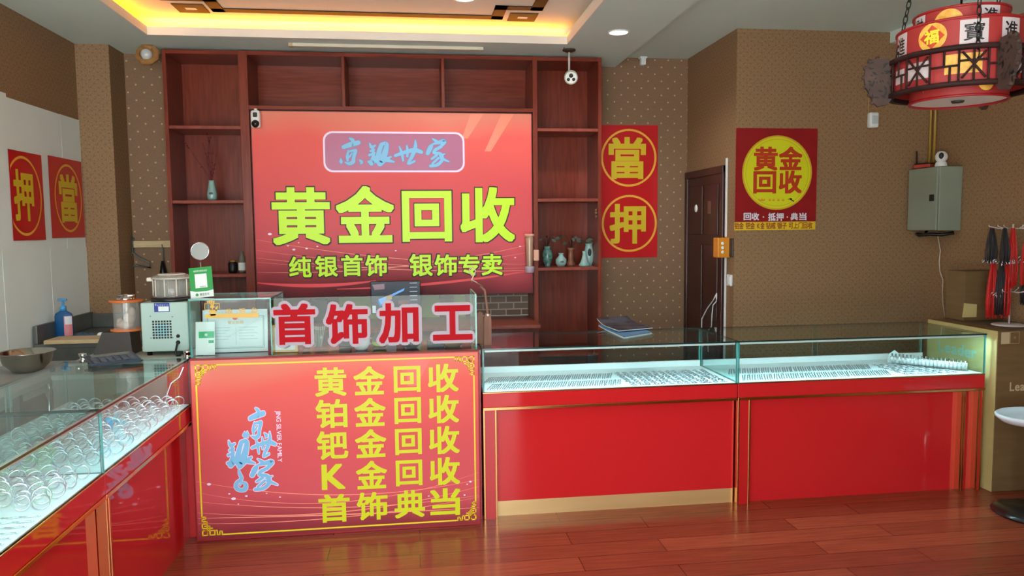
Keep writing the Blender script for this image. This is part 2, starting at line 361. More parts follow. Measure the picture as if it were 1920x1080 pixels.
# ================================================================== cherry shelf unit on the back wall
X0, X1, YS, YR = -1.81, 1.5, 5.9, 6.29
sh = thing('shelf_unit', 'tall cherry wood shelf unit framing the big red sign', 'shelf', (-.15, 6.1, 0))
th = .028
for x, tx in ((X0,th), (-1.272,.066), (.947,.036), (X1-th,th)): mb().box(x, x+tx, YS, YR, 0, 2.985, .002).build('upright_panel', WOODV, sh)
mb().box(X0+th, X1-th, YS+.004, YR, 2.955, 2.985, .002).build('top_board', WOODH, sh)
mb().box(-1.206, .947, YS+.004, YR, 2.555, 2.585, .002).build('header_shelf', WOODH, sh)
for x in (-.52, .235): mb().box(x, x+.024, YS+.008, YR, 2.585, 2.955, .002).build('header_divider', WOODV, sh)
for z in (2.42, 1.868, 1.31, .72): mb().box(X0+th, -1.272, YS+.006, YR, z-.012, z+.012, .002).build('shelf', WOODE, sh)
for z in (2.42, 1.868, 1.318, .62): mb().box(.983, X1-th, YS+.006, YR, z-.012, z+.012, .002).build('shelf', WOODE, sh)
for xa_, xb_ in ((X0+th, -1.272), (.983, X1-th)): mb().box(xa_, xb_, YR-.01, YR, 0, 2.955).build('side_back_panel', WOODV, sh)
mb().box(-1.206, .947, YR-.01, YR, 0, 2.955).build('middle_back_panel', WOODH, sh)
mb().box(-1.206, .947, 5.6, YR-.01, .885, .912, .002).build('counter_shelf', WOODE, sh)
mb().box(-1.206, .947, 5.75, 5.77, .0, .885).build('kick_panel', WOODV, sh)

# ================================================================== printed red backdrop material
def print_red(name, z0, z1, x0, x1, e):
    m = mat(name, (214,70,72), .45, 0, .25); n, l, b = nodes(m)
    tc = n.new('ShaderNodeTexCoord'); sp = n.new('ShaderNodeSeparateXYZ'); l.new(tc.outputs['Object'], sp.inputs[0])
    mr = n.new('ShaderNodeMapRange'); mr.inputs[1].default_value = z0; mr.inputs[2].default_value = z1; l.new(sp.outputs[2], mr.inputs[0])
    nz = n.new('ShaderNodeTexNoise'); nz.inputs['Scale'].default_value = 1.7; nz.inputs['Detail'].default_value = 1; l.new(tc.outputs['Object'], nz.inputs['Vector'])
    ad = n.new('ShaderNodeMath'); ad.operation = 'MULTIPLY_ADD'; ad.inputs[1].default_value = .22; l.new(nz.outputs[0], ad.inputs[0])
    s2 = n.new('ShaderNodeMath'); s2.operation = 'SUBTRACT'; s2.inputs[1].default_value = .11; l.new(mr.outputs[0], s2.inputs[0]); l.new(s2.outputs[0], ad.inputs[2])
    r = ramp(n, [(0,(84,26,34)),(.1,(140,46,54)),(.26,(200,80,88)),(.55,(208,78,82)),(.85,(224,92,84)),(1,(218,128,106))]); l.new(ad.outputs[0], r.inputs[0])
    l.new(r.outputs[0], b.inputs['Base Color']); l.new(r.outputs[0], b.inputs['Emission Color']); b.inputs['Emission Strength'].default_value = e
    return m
LIME = mat('lime lettering', (172,212,6), .4, emit=.3, ecol=(180,228,0))
LIMEB = mat('lime yellow lettering', (198,200,8), .4, emit=.1, ecol=(204,212,4))
YEL = mat('yellow print', (232,204,30), .4, emit=.06, ecol=(236,210,20))
INKD = mat('dark outline print', (52,20,16), .5)
SKY = mat('sky blue lettering', (122,184,222), .4, emit=.05, ecol=(120,190,230))
LAV = mat('lavender print', (222,206,232), .4, emit=.15, ecol=(226,208,236))
PLUM = mat('plum print', (150,84,112), .4, emit=.35, ecol=(160,90,120))
PINK = mat('pale swoosh print', (232,140,118), .4, emit=.15, ecol=(236,140,120))
def ribbon(b, f, xa, xb, wd, fn, n=24, lift=0):
    P = [(xa+(xb-xa)*i/n, f(i/n)) for i in range(n+1)]
    for i in range(n):
        w0 = wd*math.sin(PI*min(1,max(0,.08+.84*i/n))); w1 = wd*math.sin(PI*min(1,max(0,.08+.84*(i+1)/n)))
        b.poly([fn(P[i][0],P[i][1]-w0,lift), fn(P[i+1][0],P[i+1][1]-w1,lift), fn(P[i+1][0],P[i+1][1]+w1,lift), fn(P[i][0],P[i][1]+w0,lift)])
def rrect(b, x0, x1, z0, z1, r, fn, lift, y1=None):
    pts = []
    for cx, cz, a in ((x1-r,z1-r,0),(x0+r,z1-r,PI/2),(x0+r,z0+r,PI),(x1-r,z0+r,1.5*PI)):
        for k in range(7): pts.append(fn(cx+r*math.cos(a+k*PI/12), cz+r*math.sin(a+k*PI/12), lift))
    b.poly(pts)
def rect_px(u0, v0, u1, v1, y):      # box of a thing seen on a plane facing the shop front
    a = PY(u0, (v0+v1)/2, y).x; c = PY(u1, (v0+v1)/2, y).x; t = PY((u0+u1)/2, v0, y).z; d = PY((u0+u1)/2, v1, y).z
    return a, d, c, t
def ink(b, key, fn2, grow=0, lift=0):
    for k, st in enumerate(INK[key]): brush(b, st, fn2, lift+k*2e-5, grow)

# ------------------------------------------------------------------ the large light box sign in the niche
FY = 5.925
sg = thing('light_box_sign', 'large lit red sign with lime characters above the cash desk', 'sign', (-.125, 5.95, 1.12))
SX0, SX1, SZ0, SZ1 = -1.203, .944, 1.125, 2.552
mb().box(SX0, SX1, FY+.001, FY+.08, SZ0, SZ1).build('sign_box', mat('dark sign edge', (70,26,24), .5), sg)
fn = onY(FY)
mb().poly([fn(SX0+.006,SZ0+.006,0), fn(SX1-.006,SZ0+.006,0), fn(SX1-.006,SZ1-.006,0), fn(SX0+.006,SZ1-.006,0)]).build('printed_face', print_red('sign backdrop print', 0, SZ1-1.12, SX0, SX1, .12), sg)
sw = mb()
for k, (za, zb, c, wd) in enumerate(((1.58,1.36,-.10,.0025),(1.50,1.33,-.09,.002),(1.44,1.31,-.08,.003),(1.41,1.46,-.16,.002),(1.33,1.52,-.14,.003))):
    ribbon(sw, lambda t: za+(zb-za)*t+c*4*t*(1-t)*.5, SX0+.01, SX1-.01, wd, fn, 30, .0006+k*1e-5)
sw.build('printed_swoosh', PINK, sg)
sw = mb(); ribbon(sw, lambda t: 1.25-.06*4*t*(1-t)*.5, SX0+.008, -.3, .014, fn, 24, .0005); ribbon(sw, lambda t: 1.19+.12*t*t, -.6, SX1-.01, .01, fn, 24, .0005)
sw.build('printed_swoosh', mat('red swoosh print', (190,52,58), .4, emit=.4, ecol=(196,56,60)), sg)
sw = mb()
for xa, dl in ((.56,.2),(.80,.3)): sw.poly([fn(xa,SZ1-.01,.0006), fn(xa-dl*.62,SZ1-dl,.0006), fn(xa-dl*.62-.05,SZ1-dl,.0006), fn(xa-.1,SZ1-.01,.0006)])
sw.build('printed_ray', mat('tan ray print', (222,128,102), .4, emit=.2, ecol=(222,128,102)), sg)
sp_ = mb()
for u, v, r in ((506,439,3),(551,468,2.4),(575,466,2),(595,462,1.5),(540,461,1.4),(975,462,1.5),(966,483,1.6),(742,470,1.4),(560,455,1.2)):
    q = PY(u, v, FY); sp_ = mb(); sp_.poly([fn(q.x+r*.005*math.cos(a*PI/5), q.z+r*.003*math.sin(a*PI/5), .0008) for a in range(10)]); sp_.build('printed_spark', LAV, sg)
A = rect_px(606, 247, 871, 323, FY)
o_ = mb(); rrect(o_, A[0], A[2], A[1], A[3], .07, fn, .001); o_.build('plaque_border', LAV, sg)
o_ = mb(); rrect(o_, A[0]+.014, A[2]-.014, A[1]+.014, A[3]-.014, .06, fn, .0014); pl = o_.build('plaque_field', PLUM, sg)
def plaque_fn(x, y, h): q = PY(580+x/6, 220+y/6, FY); return Vector((q.x, FY-h, q.z))
for k in ('jing','yin','shi','jia'):
    o_ = mb(); ink(o_, k, plaque_fn, 5, .0018); c_ = o_.build('plaque_lettering_edge', mat('steel blue print', (92,108,160), .4, emit=.25, ecol=(92,108,160)), sg)
    o_ = mb(); ink(o_, k, plaque_fn, 0, .0024); o_.build('plaque_lettering', SKY, c_)
big = list(zip('黄金回收', ((509,350,620,460),(629,348,740,456),(753,357,848,454),(862,350,966,455))))
small = list(zip('纯银首饰银饰专卖', ((541,480,585,521),(590,479,634,520),(639,477,681,519),(684,477,727,519),(767,475,812,519),(814,476,858,518),(859,476,900,518),(902,475,943,517))))
for grp in (big, small):
    for ch, q in grp:
        o1, o2 = mb(), mb()
        R = rect_px(*q, FY); hgt = (R[3]-R[1]); ex = .022
        put(o1, ch, (R[0]-.006, R[1]-.006, R[2]+.006, R[3]+.006), fn, .038 if grp is big else .045, 0, .0015, SQ5); put(o2, ch, (R[0]+.004, R[1]+.004, R[2]-.004, R[3]-.004), fn, .027 if grp is big else .022, 0, .0026, SQ5)
        c_ = o1.build('lettering_outline', INKD, sg); o2.build('lettering', LIME, c_)

# ------------------------------------------------------------------ the standing light box in front of the cash desk
BY = 4.05; BX0, BX1, BZ0, BZ1 = -1.178, .342, .012, .982
bd = thing('light_box_sign', 'red light box with four columns of lime characters standing on the floor', 'sign', (-.42, 4.07, 0))
mb().box(BX0, BX1, BY+.001, BY+.05, BZ0-.012, BZ1, .003).build('sign_box', mat('sign box side red', (150,24,30), .4), bd)
fn = onY(BY)
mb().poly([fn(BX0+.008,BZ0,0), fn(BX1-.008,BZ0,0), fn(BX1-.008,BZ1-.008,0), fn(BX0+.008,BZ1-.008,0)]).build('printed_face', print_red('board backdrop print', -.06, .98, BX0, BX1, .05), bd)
sw = mb()
for k, (za, zb, c, wd) in enumerate(((.33,.26,-.16,.002),(.27,.30,-.22,.0015),(.22,.17,-.1,.002),(.16,.22,-.14,.0025),(.13,.10,-.02,.003),(.10,.16,-.08,.002))):
    ribbon(sw, lambda t: za+(zb-za)*t+c*4*t*(1-t)*.5, BX0+.012, BX1-.012, wd, fn, 30, .0006+k*1e-5)
sw.build('printed_swoosh', PINK, bd)
sw = mb(); sw.poly([fn(.09,BZ1-.01,.0005), fn(.0,.80,.0005), fn(-.05,.80,.0005), fn(-.05,BZ1-.01,.0005)])
sw.build('printed_ray', mat('rose ray print', (230,96,88), .4, emit=.14, ecol=(230,96,88)), bd)
sp_ = mb()
for u, v, r in ((392,908,3),(438,935,3.4),(462,930,2),(430,926,1.6),(447,945,1.3),(525,932,1.5),(882,903,2.2),(876,908,1.4),(871,928,1.6),(804,930,1.4),(500,925,1.2)):
    q = PY(u, v, BY); sp_ = mb(); sp_.poly([fn(q.x+r*.0035*math.cos(a*PI/5), q.z+r*.0022*math.sin(a*PI/5), .0008) for a in range(10)]); sp_.build('printed_spark', LAV, bd)
# yellow border line with fretwork corners
bo = mb(); L0, L1, K0, K1 = -1.145, .312, .034, .95; t_ = .004; U = .0125
def seg(x0, z0, x1, z1, t=t_): bo.poly([fn(min(x0,x1)-t,min(z0,z1)-t,.001), fn(max(x0,x1)+t,min(z0,z1)-t,.001), fn(max(x0,x1)+t,max(z0,z1)+t,.001), fn(min(x0,x1)-t,max(z0,z1)+t,.001)])
seg(L0+8*U,K0,L1-8*U,K0); seg(L0+8*U,K1,L1-8*U,K1); seg(L0,K0+8*U,L0,K1-8*U); seg(L1,K0+8*U,L1,K1-8*U)
fret = [(0,0,2,0),(2,0,2,2),(2,2,0,2),(0,2,0,0),(3,0,5,0),(5,0,5,2),(5,2,1,2),(3,0,3,4),(0,3,4,3),(0,3,0,5),(0,5,2,5),(2,5,2,1),(3,4,1,4),
        (5,2,6,2),(6,2,6,0),(6,0,7,0),(7,0,7,1.5),(7,1.5,8,1.5),(8,1.5,8,0),(2,5,2,6),(2,6,0,6),(0,6,0,7),(0,7,1.5,7),(1.5,7,1.5,8),(1.5,8,0,8)]
for cx, cz, sx, sz in ((L0,K0,1,1),(L1,K0,-1,1),(L0,K1,1,-1),(L1,K1,-1,-1)):
    for a, c, d, e_ in fret: seg(cx+sx*a*U, cz+sz*c*U, cx+sx*d*U, cz+sz*e_*U, .0032)
bo.build('border', YEL, bd)
cols = (-.457, -.2535, -.051, .144); rows = (.838, .665, .4925, .3175, .143)
for row, txt in zip(rows, ('黄金回收','铂金回收','钯金回收','K金回收','首饰典当')):
    for cx, ch in zip(cols, txt):
        o_ = mb()
        hw, hh = (.083,.078) if ch not in '回K' else ((.072,.072) if ch == '回' else (.062,.07))
        put(o_, ch, (cx-hw, row-hh, cx+hw, row+hh), fn, .024, 0, .0012, SQ5); o_.build('lettering', LIMEB, bd)
def logo_fn(dx, dy, sx, sy):
    def g(x, y, h): q = PY(400+(dx+x*sx)/5.4, 740+(dy+y*sy)/5.4, BY); return Vector((q.x, BY-h, q.z))
    return g
place = {'jing': (330,122,552,452), 'yin': (138,455,432,742), 'shi': (385,372,638,642), 'jia': (375,640,658,982)}
for k, (a, c, d, e_) in place.items():
    o1, o2 = mb(), mb()
    q = BB[k]; sx = (d-a)/(q[2]-q[0]); sy = (e_-c)/(q[3]-q[1]); g_ = logo_fn(a-q[0]*sx, c-q[1]*sy, sx, sy)
    ink(o1, k, g_, 6, .001); ink(o2, k, g_, 0, .0016)
    c_ = o1.build('logo_edge', LAV, bd); o2.build('logo', SKY, c_)
for k in ('flame', 'dot'): g_ = logo_fn(0, 0, 1, 1); o1, o2 = mb(), mb(); ink(o1, k, g_, 4, .001); ink(o2, k, g_, 0, .0016); c_ = o1.build('logo_edge', LAV, bd); o2.build('logo', SKY, c_)
o_ = mb(); p0, p1 = PY(522,770,BY), PY(525,866,BY); hgt = .024
def vert_fn(x, y, h): return Vector((p0.x-.012+y, BY-h, p0.z-x))
latin(o_, 'JING SILVER FAMILY', 0, 0, hgt, vert_fn, .008, .001, width=p0.z-p1.z); o_.build('lettering', LAV, bd)

# ================================================================== glass counters
def counter(label, L, D, loc, rz, pil, kick, group='glass jewellery counters'):
    t = thing('glass_counter', label, 'counter', (0,0,0), group); zt, zg = .98, .725
    zk = .088 if kick else 0
    mb().box(.004, L-.004, .04, D-.02, zk, .63).build('base_panel', RED, t)
    if kick: mb().box(.004, L-.004, .042, .06, .0, zk).build('kick_plate', BRASS, t)
    mb().box(.001, L-.001, 0, D, .645, zg, .002).build('apron', RED, t)
    mb().box(0, L, -.005, .012, .628, .645, .002).build('trim_strip', GOLD, t)
    mb().box(0, L, -.003, .010, zg, zg+.006, .001).build('sill_strip', GOLD, t)
    for a, c in pil:
        p = mb().box(a+.006, c-.006, .002, .05, 0, .628).build('pilaster', REDD, t)
        for e in (a, c-.012): mb().box(e, e+.012, -.001, .05, 0, .628, .002).build('gold_edge', GOLD, p)
    mb().box(.01, L-.01, .012, D-.016, zg, zg+.008).build('display_floor', TRAY, t)
    mb().box(.01, L-.01, D-.04, D-.022, zg+.008, zg+.045).build('back_rail', WHITE, t)
    G = [GLASS, GEDGE]
    mb().pane(.001, L-.001, 0, .007, zg+.006, zt-.009).build('front_pane', G, t)
    for x in (.001, L-.010): mb().pane(x, x+.009, .008, D-.016, zg+.006, zt-.009).build('side_pane', G, t)
    mb().pane(.01, L*.52, D-.014, D-.008, zg+.01, zt-.012).build('sliding_pane', G, t)
    mb().pane(L*.5, L-.01, D-.007, D-.001, zg+.01, zt-.012).build('sliding_pane', G, t)
    mb().pane(.0, L, -.002, D, zt-.009, zt).build('top_pane', [GLASST, GEDGET], t)
    lb = mb().box(.015, L-.015, .010, .030, zt-.022, zt-.010).build('led_housing', WHITE, t)
    mb().box(.02, L-.02, .014, .027, zt-.0226, zt-.0221).build('led_strip', LED if rz == 0 else LEDL, lb)
    t.location = loc; t.rotation_euler = (0,0,rz); ORG[t.name] = Vector((0,0,0)); return t
DC = .6
counter('right-hand glass counter beside the red light box, with a brass kick plate', 1.5, DC, (.365, 4.12, 0), 0, ((0,.078),), True)
counter('glass counter standing against the brown carton', 1.59, DC, (1.868, 4.12, 0), 0, ((0,.08),(1.44,1.468),(1.55,1.588)), False)
counter('left glass counter farther from the viewer, full of silver bangles', 1.14, .63, (-1.19, 2.976, 0), PI/2, ((0,.036),), False)
counter('left glass counter nearest the viewer, cut off by the frame', 1.14, .63, (-1.19, 1.834, 0), PI/2, ((0,.036),), False)
tag(mb().box(-1.31, -1.182, 4.118, 4.16, 0, .972, .002).build('filler_panel', REDD, None, (-1.25,4.12,0)), 'red filler panel closing the corner between left counter and light box', 'panel')

# cash desk and its glass
ck = thing('cash_desk', 'red cash desk behind the standing light box', 'desk', (-.42, 4.4, 0))
mb().box(-1.17, .355, 4.13, 4.7, 0, .95).build('desk_body', REDD, ck)
mb().box(-1.178, .36, 4.108, 4.72, .95, .978, .003).build('desk_top', noise_mat('dark cherry laminate', [(.3,(92,42,38)),(.7,(78,34,31))], (.5,6,6), 5, 4, .12, .5, coat=.4), ck)
zd = .979
gb = thing('glass_box', 'small glass box standing on the left end of the cash desk', 'glass case', (-.97, 4.3, zd))
xa, xb, ya, yb_, zt_ = -1.187, -.765, 4.12, 4.5, 1.292; G = [GLASS, GEDGE]
mb().pane(xa, xb, ya, ya+.008, zd, zt_-.008).build('front_pane', G, gb)
mb().pane(xa, xb, yb_-.008, yb_, zd, zt_-.008).build('back_pane', G, gb)
mb().pane(xa, xa+.008, ya+.008, yb_-.008, zd, zt_-.008).build('side_pane', G, gb)
mb().pane(xb-.008, xb, ya+.008, yb_-.008, zd, zt_-.008).build('side_pane', G, gb)
mb().pane(xa, xb, ya-.001, yb_+.001, zt_-.008, zt_).build('top_pane', [GLASST, GEDGE], gb)
# gold cashier sticker on its front
fn = onY(4.1195); GS = mat('gold sticker', (214,168,54), .35, 0, .6)
st = mb()
def sp6(x, y): q = PY(340+x/6, 500+y/6, 4.12); return q.x, q.z
def pol(pts, lift=.0004): st.poly([fn(*sp6(*p), lift) for p in pts])
pol([(268,535),(870,520),(865,572),(270,580)][::-1]); pol([(310,490),(405,480),(385,550),(330,555)][::-1]); pol([(385,455),(412,440),(405,490),(380,500)][::-1])
for a in range(4): pol([(290+a*22,385-(a%3)*8),(308+a*22,380-(a%3)*8),(308+a*22,420),(290+a*22,420)][::-1])
for a in ([(258,412),(430,408),(430,416),(258,420)], [(258,412),(266,412),(268,490),(260,490)], [(422,408),(430,408),(430,475),(422,475)], [(260,482),(320,480),(320,488),(260,490)]): pol(a[::-1])
q0 = sp6(322, 480); q1 = sp6(375, 405); put(st, '¥', (q0[0], q0[1], q1[0], q1[1]), fn, .03, 0, .0005)
for ch, (a, c, d, e_) in zip('收银台', ((500,470,578,535),(648,465,722,530),(785,458,860,528))):
    q0 = sp6(a, e_); q1 = sp6(d, c); put(st, ch, (q0[0], q0[1], q1[0], q1[1]), fn, .012, 0, .0005)
st.build('gold_sticker', GS, gb)
# long glass screen with the sticker lettering
gs = thing('glass_screen', 'long upright glass screen with red sticker characters on the cash desk', 'glass screen', (-.2, 4.2, zd))
mb().pane(-.752, .338, 4.12, 4.128, zd, 1.287).build('front_pane', G, gs)
mb().pane(.330, .338, 4.129, 4.5, zd, 1.287).build('side_pane', G, gs)
fn = onY(4.1195)
for ch, q in zip('首饰加工', ((507,563,598,652),(605,564,696,651),(704,562,791,649),(806,567,891,643))):
    o1, o2 = mb(), mb(); R = rect_px(*q, 4.12); em = .92; hz = R[3]-R[1]
    put(o1, ch, R, fn, .105, 0, .0006, RD); wd = .068*(R[3]-R[1]); put(o2, ch, (R[0]+wd, R[1]+wd, R[2]-wd, R[3]-wd), fn, .03, 0, .0022, SQ5)
    c_ = o1.build('lettering_border', mat('lavender sticker', (184,172,184), .6, 0, .1), gs); o2.build('lettering', mat('red sticker', (176,18,30), .6, 0, .1), c_)

# ================================================================== ceiling fittings
def downlight(label, p, power, grp='round downlights'):
    t = thing('downlight', label, 'ceiling light', p, grp)
    mb().lathe([(.075,0),(.075,-.006),(.066,-.008),(.062,-.002)], p, 32).build('rim', WHITE, t)
    mb().lathe([(0,-.004),(.062,-.004)], p, 32).build('diffuser', mat('lit diffuser', (255,255,255), .5, emit=7, ecol=(250,252,255)), t)
    ld = bpy.data.lights.new('downlight_glow', 'SPOT'); ld.energy = power; ld.spot_size = math.radians(150); ld.spot_blend = .6; ld.shadow_soft_size = .06; ld.color = (.97,.98,1)
    lo = bpy.data.objects.new('bulb', ld); COL.objects.link(lo); lo.parent = t; lo.location = (0,0,-.02)
p = PZ(1160, 60, 3.0); downlight('round lit downlight in the grey soffit right of the camera pole', (p.x, p.y, 3.0), 26)

p = PZ(871, -4, 3.15); downlight('round lit downlight in the middle of the ceiling tray', (p.x, p.y, 3.15), 30)
downlight('added unseen downlight in the ceiling tray near the shop front', (p.x, 2.5, 3.15), 30)  # out-of-view lamp added to brighten the room
downlight('added unseen downlight in the soffit over the left side', (-2.08, 3.0, 3.0), 14)  # extra lamp out of view, added for brightness on this side
# octagonal lamp
p = PZ(278, 86, 3.0); p.z = 3.0
t = thing('octagonal_lamp', 'octagonal wood ceiling lamp with a clear glass bulb above the left corner', 'ceiling light', p)
T = Matrix.Translation((p.x, p.y-.03, p.z-.068)) @ Matrix.Rotation(math.radians(68), 4, 'X')
mb().lathe([(0,-.02),(.082,-.02),(.088,0),(.082,.012),(.056,.016),(.05,.006),(0,.006)], (0,0,0), 8, T @ Matrix.Rotation(PI/8, 4, 'Z'), smooth=False).build('wooden_ring', wood('light lamp wood', (176,128,80), (150,104,60), (3,3,3)), t)
mb().ball((p.x, p.y-.045, p.z-.072), .042).build('glass_bulb', mat('milky bulb', (200,200,198), .06, 0, .8), t)
mb().lathe([(0,0),(.045,0),(.045,-.02),(.03,-.03),(.028,-.06),(0,-.06)], p, 16).build('ceiling_mount', mat('light lamp wood'), t)
# thin strip lamp on the soffit
a, c = PZ(548, 80, 3.0), PZ(905, 92, 3.0); t = thing('strip_lamp', 'long thin cream strip lamp under the soffit above the shelf unit', 'ceiling light', ((a.x+c.x)/2, 5.71, 3))
mb().box(a.x, c.x, 5.69, 5.73, 2.976, 3.0, .004).build('housing', mat('cream plastic', (214,208,190), .5), t)
mb().box(a.x-.03, a.x, 5.688, 5.732, 2.974, 3.0, .003).build('end_cap', mat('tan plastic', (184,166,132), .5), t)
# camera hanging on a pole
p = PZ(1067, 93, 3.0); p.z = 3.0
t = thing('security_camera', 'white bullet camera hanging on a thin pole in front of the shelf unit', 'camera', p)
mb().lathe([(0,0),(.05,0),(.05,-.01),(.02,-.022),(0,-.022)], p, 24).build('ceiling_plate', mat('dark bronze plate', (86,76,66), .4, .6), t)
mb().tube([p, p-Vector((0,0,.20))], .009, 12).build('pole', mat('pale grey pole', (190,190,182), .4), t)
h = Vector((p.x+.01, p.y-.02, 2.79)); T = Matrix.Translation(h) @ Matrix.Rotation(-.2, 4, 'Z') @ Matrix.Rotation(math.radians(104), 4, 'X')
mb().lathe([(0,-.09),(.048,-.09),(.052,-.03),(.052,.05),(.046,.052),(.044,.046),(0,.046)], (0,0,0), 24, T).build('camera_body', mat('olive white casing', (176,176,158), .4), t)
mb().lathe([(0,.047),(.043,.047)], (0,0,0), 24, T).build('face_plate', WHITE, t)
for x, y, r in ((0,.014,.016),(-.02,-.014,.012),(.02,-.014,.012)): mb().lathe([(0,.054),(r,.053),(r,.046)], (x,y,0), 16, T).build('lens', mat('camera lens', (52,54,50), .12), t)
cb = mb().tube([p+Vector((-.05,-.14,.06)), p+Vector((-.055,-.1,.03)), p+Vector((-.05,-.05,-.01)), p+Vector((-.04,-.02,-.012))], .004, 6); cb.build('cable', mat('brown cable', (90,70,50), .5), t)
p = PZ(1200, 111, 3.08); p.z = 3.08; p.y = 6.27
tag(mb().box(p.x-.022, p.x+.022, p.y-.03, p.y+.02, 3.012, 3.08, .006).box(p.x-.03, p.x+.03, p.y-.035, p.y+.025, 3.064, 3.08, .004).build('ceiling_sensor', WHITE, None, p), 'small white sensor at the ceiling edge above the tall red poster', 'sensor')
# small camera at the sign's corner
p = PY(479, 222, 5.86)
t = thing('security_camera', 'small white two-eyed camera at the top left corner of the big sign', 'camera', (p.x, p.y, 2.555))
mb().tube([(p.x, p.y+.02, 2.556), (p.x, p.y+.02, 2.535)], .012, 10).build('mount', WHITE, t)
mb().box(p.x-.034, p.x+.034, p.y-.015, p.y+.045, p.z-.07, p.z+.06, .016).build('camera_body', WHITE, t)
mb().box(p.x-.016, p.x+.016, p.y-.022, p.y-.01, p.z+.008, p.z+.042, .006).build('lens', BLACK, t)
mb().ball((p.x, p.y-.004, p.z-.04), .030).build('lens', mat('dark dome', (34,26,26), .12), t)

# ================================================================== posters and papers
POSTR = noise_mat('poster red', [(.3,(204,24,30)),(.7,(196,20,28))], nscale=3, rough=.28, coat=.15)
POSTY = mat('poster yellow', (218,190,40), .35)
POSTO = mat('poster amber ring', (240,178,62), .35)
def ring(b, cx, cz, ra, rb, fn, lift, ez=1, a0=0, a1=2*PI, n=48, clip=None):
    for k in range(n):
        a, c = a0+(a1-a0)*k/n, a0+(a1-a0)*(k+1)/n
        q = [(cx+rb*math.cos(a), cz+ez*rb*math.sin(a)), (cx+rb*math.cos(c), cz+ez*rb*math.sin(c)), (cx+ra*math.cos(c), cz+ez*ra*math.sin(c)), (cx+ra*math.cos(a), cz+ez*ra*math.sin(a))]
        if clip is not None: q = [(max(x, clip), z) for x, z in q]
        b.poly([fn(x, z, lift) for x, z in q])
fn = onY(6.297)
x0, x1, z0, z1 = 1.505, 2.097, 1.385, 2.515
t = thing('poster', 'tall red poster with two ringed yellow characters right of the shelf unit', 'poster', (1.8, 6.297, z0))
mb().box(x0, x1, 6.2955, 6.2995, z0, z1).build('sheet', POSTR, t)
for ch, q, (ru, rv) in (('當', (1141,257,1211,336), (1179,296)), ('押', (1143,382,1211,457), (1180,419))):
    c = PY(ru, rv, 6.297); rr_ = .245; o_ = mb(); ring(o_, c.x, c.z, rr_-.018, rr_, fn, .0025, clip=x0+.002); o_.build('ring', POSTO, t)
    o_ = mb(); put(o_, ch, rect_px(*q, 6.297), fn, .026, 0, .0022, SQ5); o_.build('lettering', POSTY, t)
# left wall: plain paper sheets and two small posters; fl_(y, z, h) is the wall's surface
def fl_(y, z, h): return Vector((XL+.004+h, y, z))
def sheet(y0, y1, z0, z1, label, lift=0, curl=.0, skew=0, grp='white paper sheets on the left wall'):
    b = mb(); n = 10; h = lift
    vs = []; 
    for i in range(n+1):
        for j in range(n+1):
            y = y0+(y1-y0)*i/n; z = z0+(z1-z0)*j/n+skew*i/n
            vs.append(fl_(y, z, h+curl*(.5+.5*math.sin(i*.5+j*.3))*.0012))
    b.add(vs, [(i*(n+1)+j, (i+1)*(n+1)+j, (i+1)*(n+1)+j+1, i*(n+1)+j+1) for i in range(n) for j in range(n)])
    o = b.build('paper_sheet', PAPER, None, fl_((y0+y1)/2, z0, h)); sl = o.modifiers.new('thickness', 'SOLIDIFY'); sl.thickness = .0015
    return tag(o, label, 'paper', grp)
sheet(4.86, 5.56, 1.52, 2.455, 'white paper sheet behind the left pair of red posters, upper middle', 0, 1, .0)
sheet(5.56, 5.855, 1.52, 2.457, 'narrow white paper sheet at the corner, behind the right red poster', .001, 1)
sheet(4.1, 4.87, 1.5, 2.475, 'white paper sheet at the left edge of the photo', .002, 1)
sheet(4.72, 5.35, .62, 1.55, 'white paper sheet above the steel bench, below the left red poster', .002, 1)
sheet(5.3, 5.857, .62, 1.54, 'white paper sheet by the corner above the bench, under the right red poster', .003, 1)
sheet(4.0, 4.74, .62, 1.56, 'white paper sheet lowest at the left edge of the photo', .0, 1)
def lposter(label, y0, y1, z0, z1, ch, crect, cy, cz, ry, rz_, clip):
    lift = .008
    t = thing('poster', label, 'poster', (XL, (y0+y1)/2, z0), 'small red character posters')
    f2 = lambda y, z, h: fl_(y, z, lift+h)
    b = mb(); b.prism([f2(y0,z0,-.001), f2(y1,z0,-.001), f2(y1,z1,-.001), f2(y0,z1,-.001)], (.001,0,0)); b.build('sheet', POSTR, t)
    o_ = mb(); ring(o_, cy, cz, ry-.014, ry, f2, .002, rz_/ry, clip=clip); o_.build('ring', POSTO, t)
    o_ = mb(); put(o_, ch, crect, f2, .026, 0, .002); o_.build('lettering', POSTY, t)
lposter('small red poster with a large yellow hand-radical character, left of the pair', 4.845, 5.245, 1.602, 2.147, '押', (4.875,1.72,5.115,2.035), 5.0, 1.875, .215, .245, 4.85)
lposter('small red poster nearest the corner with a yellow roof-topped character', 5.335, 5.835, 1.612, 2.157, '當', (5.46,1.715,5.74,2.05), 5.6, 1.885, .205, .235, None)
